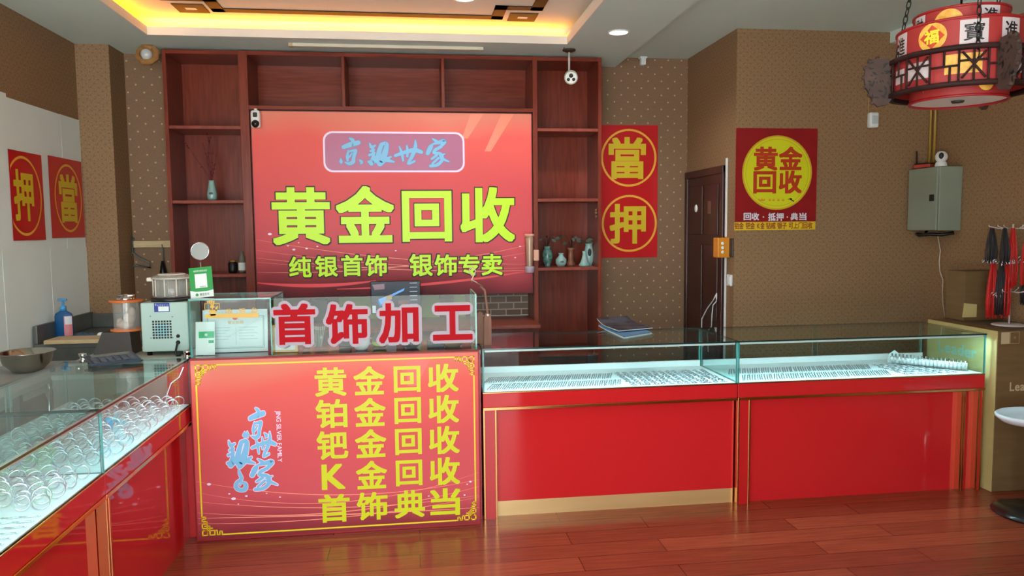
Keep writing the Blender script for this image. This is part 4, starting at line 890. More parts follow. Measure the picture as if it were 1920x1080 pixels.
# bowl on a side table by the wall
tz = .885
t = thing('side_table', 'grey side table against the papered wall behind the left counters', 'table', (-2.15, 3.7, 0))
mb().box(-2.372, -1.92, 3.1, 4.74, tz-.03, tz, .004).build('tabletop', mat('grey laminate'), t)
for x in (-2.34, -1.96):
    for y in (3.14, 4.7): mb().box(x-.02, x+.02, y-.02, y+.02, 0, tz-.03).build('leg', STEEL, t)
p = PZ(6, 704, tz); bxx, byy = -2.13, p.y+.10
t = tag(mb().lathe([(0,0),(.06,0),(.075,.006),(.115,.05),(.135,.105),(.145,.11),(.145,.113),(.133,.109),(.112,.052),(.072,.009),(0,.004)], (bxx,byy,tz), 40).build('steel_bowl', mat('polished steel', (190,186,176), .16, 1), None, (bxx,byy,tz)), 'polished steel mixing bowl on the side table at the left edge', 'bowl')
for k, lab in ((0,'small black block on the side table, left of two'),(1,'small black block on the side table, right of two')):
    tag(mb().box(-1.985+.03*k-.01, -1.985+.03*k+.01, 4.35+.06*k, 4.375+.06*k, tz, tz+.024, .003).build('black_block', BLACK, None, (-1.985+.03*k,4.36+.06*k,tz)), lab, 'block', 'black blocks')

# ================================================================== in and on the glass box
t = thing('payment_stand', 'green payment sign with a white square standing on the glass box', 'sign', (-1.135, 4.22, 1.292))
T = Matrix.Translation((-1.137, 4.205, 1.293)) @ Matrix.Rotation(math.radians(-5), 4, 'Y') @ Matrix.Rotation(math.radians(-10), 4, 'X')
def gT(x, z, h): return T @ Vector((x, -h, z))
b = mb(); b.M = T; b.box(-.06, .06, 0, .004, 0, .165, .0015); b.build('plate', mat('payment green', (18,146,62), .3), t)
b = mb(); b.prism([gT(-.06,0,.0006), gT(.06,0,.0006), gT(.06,.037,.0006), gT(.02,.031,.0006), gT(-.03,.033,.0006), gT(-.06,.04,.0006)], T.to_3x3() @ Vector((0,.0005,0))); b.build('white_foot_band', PAPER, t)
b = mb(); b.poly([gT(-.031,.052,.0008), gT(.031,.052,.0008), gT(.031,.128,.0008), gT(-.031,.128,.0008)]); b.build('white_square', PAPER, t)
o_ = mb(); line(o_, '微信支付', -.012, .038, .009, .023, gT, .012, .001); line(o_, '微信支付', -.008, .024, .053, .062, gT, .006, .001); o_.build('dark_lettering', mat('dark print', (60,66,64), .5), t)
o_ = mb(); line(o_, '推荐使用微信支付', -.036, .036, .139, .149, gT, .004, .001); o_.build('white_lettering', PAPER, t)
o_ = mb(); o_.poly([gT(-.026+.008*math.cos(a*PI/8), .016+.008*math.sin(a*PI/8), .001) for a in range(16)]); o_.build('green_dot', mat('payment green'), t)
b = mb(); b.M = T; b.box(-.03, .03, .003, .05, 0, .004); b.build('back_foot', GLASSC, t)
zc = .98
t = thing('certificate', 'white bordered certificate sheet standing inside the glass box', 'certificate', (-.98, 4.27, zc))
T2 = Matrix.Translation((-.984, 4.262, zc+.001)) @ Matrix.Rotation(-.1, 4, 'X')
def cT(x, z, h): return T2 @ Vector((x, -h, z))
b = mb(); b.M = T2; b.box(-.178, .168, 0, .003, 0, .235, .001); b.build('paper', noise_mat('certificate paper', [(.3,(214,226,226)),(.7,(206,220,222))], nscale=6, rough=.5), t)
b = mb()
for x0, z0, x1, z1 in ((-.155,.02,.15,.024),(-.155,.196,.15,.2),(-.155,.02,-.151,.2),(.146,.02,.15,.2),(-.148,.028,.143,.0295),(-.148,.19,.143,.1915),(-.148,.028,-.1465,.19),(.1415,.028,.143,.19),(-.003,.04,-.0015,.14)): b.poly([cT(x0,z0,.001), cT(x1,z0,.001), cT(x1,z1,.001), cT(x0,z1,.001)])
b.build('border', mat('grey green print', (140,166,164), .5), t)
b = mb()
for k in range(5):
    for xa, L in ((-.13,.10-.012*(k%3)),(.015,.10-.02*(k%2))): b.poly([cT(xa,.135-k*.016,.001), cT(xa+L,.135-k*.016,.001), cT(xa+L,.137-k*.016,.001), cT(xa,.137-k*.016,.001)])
b.build('ruled_text', mat('faint grey print', (150,164,166), .5), t)
b = mb(); b.poly([cT(-.005+.016*math.cos(a*PI/8), .193+.016*math.sin(a*PI/8), .0015) for a in range(16)]); b.build('red_emblem', mat('emblem red', (206,84,70), .5), t)
o_ = mb(); line(o_, '营业执照', -.045, .04, .155, .172, cT, .01, .0012); o_.build('gold_lettering', GS, t)
t = thing('card', 'white card with a green panel leaning in the left of the glass box', 'card', (-1.13, 4.19, zc))
b = mb(); T3 = Matrix.Translation((-1.135, 4.185, zc+.001)) @ Matrix.Rotation(-.14, 4, 'X'); b.M = T3; b.box(-.045, .055, 0, .0025, 0, .18, .001); b.build('card_sheet', PAPER, t)
b = mb(); b.M = T3; b.box(-.028, .052, -.0008, 0, .092, .128); b.build('green_panel', mat('card green', (30,170,104), .4), t)
b = mb(); b.M = T3; b.box(.022, .05, -.0008, 0, .065, .08); b.build('green_patch', mat('card green'), t)
b = mb(); b.M = T3; b.ball((.01,-.001,.11), .008, sq=(1,.2,1)); b.build('pale_dot', PAPER, t)
# behind the long glass screen
t = thing('yellow_box', 'yellow framed box with a round emblem behind the red sticker characters', 'box', (-.715, 4.22, zc))
YB_ = mat('box yellow', (226,164,40), .4)
mb().box(-.782, -.648, 4.215, 4.245, zc, zc+.15, .002).build('frame', YB_, t)
mb().box(-.77, -.66, 4.2135, 4.2155, zc+.012, zc+.138).build('white_panel', PAPER, t)
o_ = mb(); ring(o_, -.715, zc+.06, .030, .040, onY(4.213), 0); ring(o_, -.715, zc+.06, 0, .014, onY(4.213), 0); o_.build('round_emblem', mat('emblem dark', (58,54,56), .5), t)
def lathing(name, label, cat, c, prof, m, grp=None, part='body', n=28):
    t = tag(mb().lathe(prof, c, n).build(name, m, None, c), label, cat, grp); return t
TUM = [(0,.004),(.024,.004),(.03,.012),(.034,.05),(.032,.085),(.030,.085),(.031,.05),(.026,.016),(0,.012)]
for k, (u, lab) in enumerate(((576,'clear glass tumbler under the first red sticker character'), (604,'clear ribbed glass jar between the first two red sticker characters'))):
    q = PZ(u, 656, zc); s_ = .8 if k == 0 else 1.4
    lathing('glass_tumbler', lab, 'glass', (q.x, 4.24, zc), [(r*s_*.95, z*s_) for r, z in TUM], GLASSC, 'glassware on the cash desk')
q = PZ(597, 656, zc)
b = mb()
for k in range(7):
    a = -.6+k*.2; b.tube([(q.x+.0+.02*math.sin(a*2),4.24,zc+.02),(q.x+.05*math.sin(a)+.01,4.24+.02*math.cos(k),zc+.135)], .003, 6)
tag(b.build('glass_stirrers', mat('pale glass rods', (186,196,180), .1), None, (q.x,4.24,zc)), 'bundle of pale glass rods in the ribbed jar', 'rods')
q = PZ(677, 657, zc)
lathing('white_bowl', 'round white bowl behind the second red sticker character', 'bowl', (q.x, 4.22, zc), [(0,.0),(.03,.0),(.038,.01),(.05,.035),(.05,.06),(.04,.078),(.036,.075),(.045,.05),(.03,.012),(0,.01)], mat('white china', (216,214,216), .12))
q = PZ(711, 657, zc)
t = thing('glass_teapot', 'clear glass teapot with a curled handle between the second and third red characters', 'teapot', (q.x, 4.26, zc))
c = (q.x, 4.26, zc)
mb().lathe([(0,.003),(.035,.003),(.05,.03),(.046,.06),(.03,.078),(.028,.082)], c, 28).build('pot_body', GLASSC, t)
mb().lathe([(0,.008),(.033,.008),(.046,.03),(.044,.036),(0,.036)], c, 24).build('tea', mat('pale green tea', (178,190,70), .1), t)
mb().lathe([(0,.1),(.01,.1),(.012,.09),(.03,.082),(0,.082)], c, 20).build('lid', GLASSC, t)
mb().tube([(c[0]-.046,c[1],zc+.055),(c[0]-.075,c[1],zc+.065),(c[0]-.082,c[1],zc+.04),(c[0]-.065,c[1],zc+.018),(c[0]-.05,c[1],zc+.03)], .005, 8).build('handle', mat('pale jade handle', (190,200,168), .15), t)
mb().tube([(c[0]+.046,c[1],zc+.035),(c[0]+.07,c[1],zc+.055),(c[0]+.08,c[1],zc+.075)], [.008,.006,.005], 8).build('spout', GLASSC, t)
for u, v, lab, prof, m, nm, cat in (
    (751,656,'small brick-red cup left of the third red sticker character',[(0,0),(.024,0),(.03,.04),(.031,.045),(.027,.045),(.022,.006),(0,.006)],mat('brick red clay',(150,62,48),.4),'clay_cup','cup'),
    (772,655,'low dark bowl with a patterned rim under the third red character',[(0,0),(.03,0),(.05,.022),(.054,.04),(.05,.04),(.045,.022),(0,.006)],mat('dark indigo glaze',(52,50,66),.2),'dark_bowl','bowl'),
    (850,652,'wide brown dish under the last red sticker character',[(0,0),(.04,0),(.058,.018),(.07,.045),(.066,.046),(.052,.02),(0,.006)],mat('ochre glaze',(140,98,40),.25),'brown_dish','dish'),
    (881,650,'small orange-red cup at the right end behind the glass screen',[(0,0),(.026,0),(.03,.05),(.033,.06),(.028,.06),(.024,.006),(0,.006)],mat('coral glaze',(206,88,62),.3),'orange_cup','cup')):
    q = PZ(u, v, zc); lathing(nm, lab, cat, (min(q.x, .287), 4.25, zc), prof, m)
q = PZ(818, 653, zc)
tag(mb().box(q.x-.05, q.x+.05, 4.22, 4.28, zc, zc+.034, .006).build('black_box', BLACK, None, (q.x,4.25,zc)), 'small black box between the third and last red sticker characters', 'box')
q = PZ(640, 657, zc)
tag(mb().box(q.x-.03, q.x+.04, 4.38, 4.44, zc, zc+.05, .004).build('dark_box', mat('umber box', (70,52,44), .5), None, (q.x,4.41,zc)), 'small dark brown box behind the second red sticker character', 'box')
# wooden stand with a wire hook at the right end of the cash desk
t = thing('hook_stand', 'brown wooden stand with a bent wire hook at the right end of the cash desk', 'stand', (.40, 4.22, .981))
WS = wood('walnut stand', (136,88,64), (112,68,48), (6,6,1), .4)
b = mb(); cx, cy = .405, 4.24
pts = [(cx-.018,0),(cx+.026,0),(cx+.026,.15),(cx+.022,.175),(cx+.008,.188),(cx-.008,.18),(cx-.016,.15)]
b.prism([(x,cy,.981+z) for x, z in pts], (0,.02,0)); b.build('front_post', WS, t)
b = mb(); b.prism([(x-.038,cy+.06,.981+z) for x, z in pts], (0,.02,0)); b.build('rear_post', WS, t)
b = mb(); b.prism([(cx+.0,cy+.005,1.165),(cx+.012,cy+.005,1.165),(cx-.004,cy+.005,1.30),(cx-.03,cy+.005,1.325),(cx-.036,cy+.005,1.318),(cx-.014,cy+.005,1.292)][::-1], (0,.012,0)); b.build('arm', WS, t)
mb().ball((cx+.006,cy-.002,1.155), .007).build('pivot_pin', PAPER, t)
mb().tube([(cx-.02,cy,1.318),(cx-.06,cy,1.345),(cx-.085,cy,1.36),(cx-.07,cy,1.385),(cx-.06,cy,1.41),(cx-.075,cy,1.43),(cx-.095,cy,1.42),(cx-.095,cy,1.4),(cx-.075,cy,1.375),(cx-.085,cy,1.345)], .0035, 8).build('wire_hook', mat('warm wire', (196,176,156), .3, .8), t)
# monitor, lime sheet and brick picture at the back
my = 5.75; zb = .913
a = rect_px(695, 527, 789, 588, my)
t = thing('monitor', 'small black monitor showing a dark picture under the big sign', 'monitor', ((a[0]+a[2])/2, my, zb))
mb().box(a[0], a[2], my, my+.03, a[1], a[3], .004).build('bezel', BLACK, t)
scr = mat('monitor picture', (30,36,48), .25, emit=.5, ecol=(34,38,50)); n, l, b_ = nodes(scr)
mb().box(a[0]+.008, a[2]-.008, my-.001, my+.002, a[1]+.012, a[3]-.008).build('screen', scr, t)
fn = onY(my-.0015); W_, H_ = a[2]-a[0], a[3]-a[1]
def sc(x, y): return a[0]+W_*x, a[3]-H_*y
def spoly(pts, m, nm, lift=.0005): b = mb(); b.poly([fn(*sc(*p), lift) for p in pts][::-1]); return b.build(nm, m, t)
spoly([(.15,.55),(.42,.4),(.68,.22),(.66,.3),(.45,.45),(.3,.62),(.2,.72)], mat('screen blue', (90,150,210), .3, emit=.6, ecol=(90,150,210)), 'picture_beam')
spoly([(.12,.6),(.4,.52),(.42,.68),(.18,.78)], mat('screen deep blue', (40,96,160), .3, emit=.5, ecol=(40,96,160)), 'picture_shape', .0003)
spoly([(.3,.45),(.42,.42),(.42,.56),(.3,.58)], mat('screen tan', (150,130,90), .3, emit=.5, ecol=(150,130,90)), 'picture_shape', .0008)
spoly([(.04,.1),(.28,.08),(.28,.24),(.08,.26)], mat('screen mauve', (140,110,120), .3, emit=.4, ecol=(140,110,120)), 'picture_shape')
spoly([(.55,.6),(.75,.57),(.75,.7),(.55,.72)], mat('screen maroon', (90,44,50), .3, emit=.4, ecol=(90,44,50)), 'picture_shape')
spoly([(.03,.74),(.1,.74),(.1,.97),(.03,.97)], mat('screen pale', (170,180,190), .3, emit=.6, ecol=(170,180,190)), 'picture_shape')
b = mb()
for k in range(6): b.poly([fn(*sc(.78,.06+k*.13), .0006), fn(*sc(.78,.075+k*.13), .0006), fn(*sc(.93,.075+k*.13), .0006), fn(*sc(.93,.06+k*.13), .0006)])
b.build('menu_lines', mat('screen pale'), t)
b = mb(); b.box((a[0]+a[2])/2-.03, (a[0]+a[2])/2+.03, my+.03, my+.05, zb+.008, a[1]+.1).box((a[0]+a[2])/2-.1, (a[0]+a[2])/2+.1, my-.02, my+.11, zb, zb+.01, .003).build('stand', BLACK, t)
tag(mb().box(-.62, .42, 6.262, 6.268, .912, 1.118).build('lime_sheet', noise_mat('lime card', [(.3,(168,186,92)),(.7,(158,176,84))], nscale=2, rough=.6), None, (-.1,6.265,.912)), 'lime green sheet standing behind the monitor under the big sign', 'sheet')
tag(mb().box(.20, .32, 6.225, 6.25, .914, 1.11, .002).build('brown_folder', mat('brown folder', (104,66,52), .5), None, (.26,6.24,.914)), 'brown upright folder in front of the lime sheet', 'folder')
tag(mb().box(-.84, -.70, 6.15, 6.24, .914, 1.09, .004).build('dark_case', mat('charcoal case', (48,42,40), .5), None, (-.77,6.2,.914)), 'charcoal upright case left of the lime sheet under the sign', 'case')
brk = mat('brick print', (120,92,70), .6); n, l, b_ = nodes(brk)
tc = n.new('ShaderNodeTexCoord'); mp = n.new('ShaderNodeMapping'); mp.inputs['Rotation'].default_value = (PI/2,0,0); bt = n.new('ShaderNodeTexBrick')
bt.inputs['Scale'].default_value = 1; bt.inputs['Brick Width'].default_value = .13; bt.inputs['Row Height'].default_value = .056; bt.inputs['Mortar Size'].default_value = .005
bt.inputs['Color1'].default_value = (*lin((116,84,62)),1); bt.inputs['Color2'].default_value = (*lin((132,112,98)),1); bt.inputs['Mortar'].default_value = (*lin((190,168,152)),1)
l.new(tc.outputs['Object'], mp.inputs[0]); l.new(mp.outputs[0], bt.inputs['Vector']); l.new(bt.outputs[0], b_.inputs['Base Color'])
t = thing('picture', 'brick-patterned board in a thin white frame under the right end of the sign', 'picture', (.76, 6.24, .912))
mb().box(.50, .955, 6.236, 6.244, .914, 1.112).build('brick_print', brk, t)
fr = mb()
for x0, x1, z0, z1 in ((.49,.50,.913,1.12),(.952,.962,.913,1.12),(.50,.952,1.112,1.12),(.50,.952,.913,.919)): fr.box(x0, x1, 6.23, 6.25, z0, z1)
fr.build('frame', PAPER, t)

# ================================================================== booklets on the right counters
def booklet(label, pts, z, m1, m2, curl):
    t = thing('booklet', label, 'booklet', (pts[0][0], pts[0][1], z), 'booklets on the counter')
    A, B, C, D = [Vector((x, y, 0)) for x, y in pts]; n = 10
    for nm, off, m in (('pages', 0, PAPER), ('cover', .0045, m1)):
        b = mb(); vs = []
        for i in range(n+1):
            for j in range(2):
                q = (A*(1-i/n)+B*(i/n))*(1-j)+(D*(1-i/n)+C*(i/n))*j; q.z = z+off+.003+curl*max(0, 1-i/n*2.2)**2; vs.append(q)
        b.add(vs, [(i*2, i*2+2, i*2+3, i*2+1) for i in range(n)]); o = b.build(nm, m, t); sl = o.modifiers.new('thickness', 'SOLIDIFY'); sl.thickness = .004 if nm == 'pages' else .0012
q = [PZ(u, v, .985) for u, v in ((1122,612),(1170,633),(1222,624),(1176,606))]
booklet('blue-edged booklet lying under the dark one on the glass counter', [(p.x, p.y) for p in q], .982, mat('booklet blue', (70,140,190), .3), None, .006)
q = [PZ(u, v, .995) for u, v in ((1119,607),(1160,622),(1224,616),(1176,603))]
booklet('dark curled booklet lying on top of the blue one on the glass counter', [(p.x, p.y) for p in q], .9975, noise_mat('booklet dark', [(.4,(30,32,42)),(.6,(78,80,92))], nscale=9, rough=.55, spec=.2), None, .03)

# ================================================================== carton, cords, stool at the right edge
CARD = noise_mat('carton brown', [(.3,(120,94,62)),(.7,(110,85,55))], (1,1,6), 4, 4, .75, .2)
CARDP = noise_mat('carton lit side and pale flap', [(.3,(198,180,122)),(.7,(188,170,112))], nscale=5, rough=.7, spec=.2)  # the side's paleness is case led light put into its colour
qx0, qx1, qy0, qy1, qz = 3.492, 3.905, 4.075, 4.70, 1.0
t = thing('carton', 'tall brown appliance carton standing at the end of the glass counters', 'carton', (3.7, 4.39, 0))
mb().box(qx0+.004, qx1, qy0, qy1, 0, qz, .004).build('body', CARD, t)
mb().box(qx0, qx0+.005, qy0+.003, qy1-.003, .002, qz-.002).build('lit_side', CARDP, t)
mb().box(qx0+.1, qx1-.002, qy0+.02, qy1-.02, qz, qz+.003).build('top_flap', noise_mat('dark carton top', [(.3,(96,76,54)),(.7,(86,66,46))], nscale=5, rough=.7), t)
o_ = mb(); sfn = lambda y, z, h: Vector((qx0-h, y, z))
latin(o_, 'Leader', -4.58, .80, .075, lambda x, z, h: sfn(-x, z, h), .02, .0004, .34); o_.build('side_lettering', mat('teal carton print', (150,190,176), .6), t)
ffn = onY(qy0-.0005); o_ = mb(); q = PY(1893, 733, qy0); latin(o_, 'Leader', q.x, q.z, .055, ffn, .02, .0004, .2); o_.build('front_lettering', mat('pale carton print', (190,170,136), .6), t)
o_ = mb(); a = rect_px(1877, 623, 1893, 645, qy0); o_.poly([ffn(a[0],a[1],.0004), ffn(a[2],a[1],.0004), ffn(a[2],a[3],.0004), ffn(a[0],a[3],.0004)]); o_.build('pale_icon_panel', mat('pale carton print'), t)
o_ = mb(); a = rect_px(1894, 622, 1911, 644, qy0)
for k in ((a[0],a[1],a[2],a[1]+.002),(a[0],a[3]-.002,a[2],a[3]),(a[0],a[1],a[0]+.002,a[3]),(a[2]-.002,a[1],a[2],a[3])): o_.poly([ffn(k[0],k[1],.0004), ffn(k[2],k[1],.0004), ffn(k[2],k[3],.0004), ffn(k[0],k[3],.0004)])
ring(o_, (a[0]+a[2])/2, (a[1]+a[3])/2, .006, .008, ffn, .0004, n=4); o_.build('icon_frame', mat('pale carton print'), t)
t = thing('carton', 'smaller dark carton with a raised flap standing on the tall carton', 'carton', (3.75, 4.6, qz+.003))
mb().box(3.62, 3.90, 4.52, 4.695, qz+.004, 1.335, .003).build('body', CARD, t)
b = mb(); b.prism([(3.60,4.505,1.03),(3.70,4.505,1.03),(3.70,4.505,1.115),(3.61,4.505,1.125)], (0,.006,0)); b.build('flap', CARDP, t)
# cord stand
cx, cy, z0 = 3.735, 4.27, qz+.004
t = thing('display_stand', 'white wire stand on the tall carton hung with red and black cords', 'display stand', (cx, cy, z0))
WW = mat('white wire', (216,206,206), .4)
mb().lathe([(0,0),(.095,0),(.098,.004),(.09,.009),(0,.012)], (cx,cy,z0), 32).build('base', WW, t)
mb().tube([(cx,cy,z0+.01),(cx,cy,z0+.64)], .005, 8).build('pole', WW, t)
arms = []
for hz, R_ in ((.615,.13),(.215,.12)):
    for k in range(6):
        a = k*PI/3+(.2 if hz > .4 else .5)
        e = Vector((cx+R_*math.cos(a), cy+R_*math.sin(a), z0+hz+.012)); mb().tube([(cx,cy,z0+hz),(cx+R_*.5*math.cos(a),cy+R_*.5*math.sin(a),z0+hz-.004),e,(e.x,e.y,e.z+.01)], .003, 6).build('arm', WW, t)
        arms.append((hz, a, R_))
CR, CBk, CS = noise_mat('red cord', [(.3,(206,34,26)),(.7,(176,20,18))], (30,30,3), 8, 3, .6), noise_mat('black cord', [(.3,(24,22,26)),(.7,(40,34,38))], (30,30,3), 8, 3, .6), mat('silver clasp', (214,218,222), .25, .8)
def cords(label, a, R_, ztop, L, m, clasp, mid=None):
    x, y = cx+R_*math.cos(a), cy+R_*math.sin(a)
    k = thing('cord_bundle', label, 'cord bundle', (x, y, ztop), 'cord bundles on the wire stand'); random.seed(int(a*100)+int(L*1000))
    b = mb()
    for i in range(16):
        dx, dy = random.uniform(-1,1), random.uniform(-1,1); l_ = L*random.uniform(.93,1)
        b.tube([(x+dx*.006,y+dy*.006,ztop+.004),(x+dx*.018,y+dy*.018,ztop-l_*.3),(x+dx*.026,y+dy*.026,ztop-l_*.7),(x+dx*.022,y+dy*.022,ztop-l_)], .0042, 5)
    b.build('cords', m, k)
    if clasp:
        b = mb()
        for i in range(22):
            dx, dy = random.uniform(-1,1), random.uniform(-1,1); zz = ztop-clasp+random.uniform(-.014,.012)
            b.tube([(x+dx*.034,y+dy*.034,zz),(x+dx*.05+random.uniform(-.01,.01),y+dy*.05,zz-.018)], .0022, 4)
        o = b.build('clasps', CS, k); o['kind'] = 'stuff'
zt1, zt2 = z0+.612, z0+.22
av = math.atan2(-cy, -cx)
cords('black cord bundle, upper left of the wire stand', av-1.25, .115, zt1, .22, CBk, .195)
cords('black cord bundle, upper left of the wire stand, beside the pole', av-.55, .085, zt1, .225, CBk, .2)
cords('red cord bundle at the pole, upper middle of the wire stand', av+.0, .05, zt1, .38, CR, .2)
cords('red cord bundle, upper right of the wire stand', av+.95, .10, zt1, .36, CR, .18)
cords('red cord bundle at the right end of the wire stand', av+1.45, .125, zt1, .34, CR, .185)
cords('long red cord bundle hanging lowest on the left of the wire stand', av-1.15, .105, zt2+.18, .36, CR, 0)
cords('long black cord bundle hanging from the lower left arm', av-.7, .08, zt2+.18, .34, CBk, .185)
cords('long red cord bundle hanging beside the pole, lower left', av-.35, .06, zt2+.16, .33, CR, 0)
cords('short dark cord bundle hanging behind at the lower right', av+1.9, .09, zt2+.15, .24, CBk, 0)
# bar stool cut by the frame
e = PY(1878, 788, 3.72); sx, sy, sz = e.x+.225, 3.72, e.z
t = thing('bar_stool', 'bar stool with a white moulded seat at the right edge of the photo', 'stool', (sx, sy, 0))
mb().lathe([(0,-.03),(.10,-.03),(.16,-.02),(.188,.006),(.19,.02),(.182,.026),(.165,.012),(.1,.0),(0,-.004)], (0,0,0), 36, Matrix.Translation((sx,sy,sz)) @ Matrix.Diagonal((1.18,.95,1,1))).build('seat', mat('white moulded seat', (216,224,232), .25), t)
mb().tube([(sx,sy,.02),(sx,sy,.24),(sx,sy,.241),(sx,sy,sz-.03)], [.03,.03,.022,.022], 18).build('column', CHROME, t)
mb().lathe([(0,0),(.205,0),(.208,.008),(.19,.02),(.06,.034),(.03,.05),(0,.05)], (sx,sy,.001), 40).build('base', mat('black stool base', (24,22,24), .2, 0, .6), t)

# ================================================================== the palace lantern
lx, ly = 1.945, 2.5
t = thing('lantern', 'red drum palace lantern with dark carved wooden fins hanging by chains', 'lantern', (lx, ly, 2.09))
LR = noise_mat('lantern red cloth', [(.3,(158,42,40)),(.7,(148,36,34))], nscale=4, rough=.6)
LDK = noise_mat('carved dark wood', [(.3,(56,34,32)),(.7,(38,22,20))], nscale=9, rough=.6, spec=.15)
RIM = mat('deep red rim', (150,22,26), .5); CARDW = mat('calligraphy card', (196,182,184), .6); GOLDP = noise_mat('gold brocade', [(.35,(214,150,52)),(.65,(232,186,84))], nscale=40, detail=5, rough=.5)
INKK = mat('black ink', (24,20,22), .5)
aV = math.atan2(-ly, -lx)
def drum(name, R_, z0, z1, parent):
    d = mb().lathe([(R_,z0),(R_,z1)], (lx,ly,0), 64).build(name, LR, parent)
    r_ = mb()
    for z in (z0, z1): r_.lathe([(R_-.003,z-.004),(R_+.003,z-.004),(R_+.003,z+.004),(R_-.003,z+.004),(R_-.003,z-.004)], (lx,ly,0), 64)
    r_.build('rim', RIM, d); return d
def wrap(R_, a0): return lambda x, z, h: Vector((lx+(R_+h)*math.cos(a0+x/R_), ly+(R_+h)*math.sin(a0+x/R_), z))
def patch(parent, nm, m, R_, a0, w_, za, zb, lift=.001):
    b = mb(); f_ = wrap(R_, a0); n_ = 10
    for i in range(n_): b.poly([f_(-w_+2*w_*i/n_,za,lift), f_(-w_+2*w_*(i+1)/n_,za,lift), f_(-w_+2*w_*(i+1)/n_,zb,lift), f_(-w_+2*w_*i/n_,zb,lift)])
    return b.build(nm, m, parent)
def card(parent, R_, rel, w_, za, zb, ch):
    a0 = aV+rel; patch(parent, 'calligraphy_card', CARDW, R_, a0, w_, za, zb)
    o_ = mb(); m_ = (zb-za)*.14; put(o_, ch, (-w_*.72, za+m_, w_*.72, zb-m_), wrap(R_, a0), .012, 0, .002); o_.build('ink_lettering', INKK, parent)
def medal(parent, R_, rel, cz, r_, ch=None):
    a0 = aV+rel; f_ = wrap(R_, a0); b = mb()
    for k in range(28): a, c = k*PI/14, (k+1)*PI/14; b.poly([f_(0,cz,.001), f_(r_*math.cos(a),cz+r_*math.sin(a),.001), f_(r_*math.cos(c),cz+r_*math.sin(c),.001)])
    b.build('gold_medallion', GOLDP, parent)
    if ch:
        b = mb()
        for k in range(4): a, c = k*PI/2, (k+1)*PI/2; q = r_*.86; b.poly([f_(0,cz,.002), f_(q*math.cos(a),cz+q*math.sin(a),.002), f_(q*math.cos(c),cz+q*math.sin(c),.002)])
        b.build('red_diamond', mat('diamond red', (190,66,30), .5), parent)
        o_ = mb(); put(o_, ch, (-r_*.52, cz-r_*.5, r_*.52, cz+r_*.5), f_, .03, 0, .004); o_.build('yellow_lettering', mat('lantern yellow', (232,206,50), .5), parent)
d1 = drum('top_drum', .150, 2.29, 2.387, t)
card(d1, .150, -.98, .028, 2.318, 2.382, '財'); medal(d1, .150, -.25, 2.335, .047); card(d1, .150, .62, .034, 2.318, 2.382, '進')
d2 = drum('middle_drum', .203, 2.225, 2.335, t)
card(d2, .203, -1.08, .034, 2.24, 2.326, '進'); medal(d2, .203, -.42, 2.285, .047, '福'); card(d2, .203, .20, .042, 2.245, 2.325, '寶'); card(d2, .203, .80, .036, 2.245, 2.328, '進')
d3 = drum('lower_drum', .155, 2.086, 2.2, t)
medal(d3, .155, .55, 2.125, .026); card(d3, .155, -.75, .001, 2.11, 2.12, '財')
mb().lathe([(0,2.09),(.152,2.09)], (lx,ly,0), 48).build('bottom_diffuser', mat('white lantern diffuser', (214,226,222), .4), t)
mb().lathe([(0,2.082),(.018,2.082),(.022,2.088),(.01,2.09)], (lx,ly,0), 16).build('finial', mat('dark finial', (40,40,36), .4), t)
mb().lathe([(0,2.383),(.148,2.383)], (lx,ly,0), 48).build('top_cover', LR, t)
# lattice ring
RW_ = .222
inn = mb().lathe([(RW_-.012,2.12),(RW_-.012,2.228)], (lx,ly,0), 64).build('inner_cloth', LR, t)
for rel, m, w_, za, zb in ((-1.05,CARDW,.03,2.15,2.20),(-.62,CARDW,.042,2.15,2.207),(.06,GOLDP,.055,2.15,2.215),(.95,CARDW,.03,2.15,2.205)): patch(inn, 'cloth_print', m, RW_-.012, aV+rel, w_, za, zb, .001)
rg = mb()
for z in (2.116, 2.234): rg.lathe([(RW_-.014,z-.008),(RW_+.006,z-.008),(RW_+.008,z),(RW_+.006,z+.008),(RW_-.014,z+.008),(RW_-.014,z-.008)], (lx,ly,0), 72)
rg.build('lattice_rail', LDK, t)
lt = mb(); nseg = 16
def arcbar(a0, z0, a1, z1, r_=.0038):
    lt.tube([(lx+RW_*math.cos(a0+(a1-a0)*i/6), ly+RW_*math.sin(a0+(a1-a0)*i/6), z0+(z1-z0)*i/6) for i in range(7)], r_, 5)
zA, zB = 2.122, 2.228; zM = (zA+zB)/2
for k in range(nseg):
    a = aV+k*2*PI/nseg; d = 2*PI/nseg
    arcbar(a, zA, a, zB)
    if k % 2: arcbar(a, zM, a+d, zM); arcbar(a+d/2, zM, a+d/2, zB); arcbar(a+d*.7, zA, a+d*.7, zM)
    else: arcbar(a+d*.1, zB-.01, a+d*.5, zM); arcbar(a+d*.9, zB-.01, a+d*.5, zM); arcbar(a+d*.1, zA+.01, a+d*.5, zM); arcbar(a+d*.9, zA+.01, a+d*.5, zM); arcbar(a+d*.5, zA, a+d*.5, zB); arcbar(a, zM+.014, a+d, zM+.014)
lt.build('lattice', LDK, t)
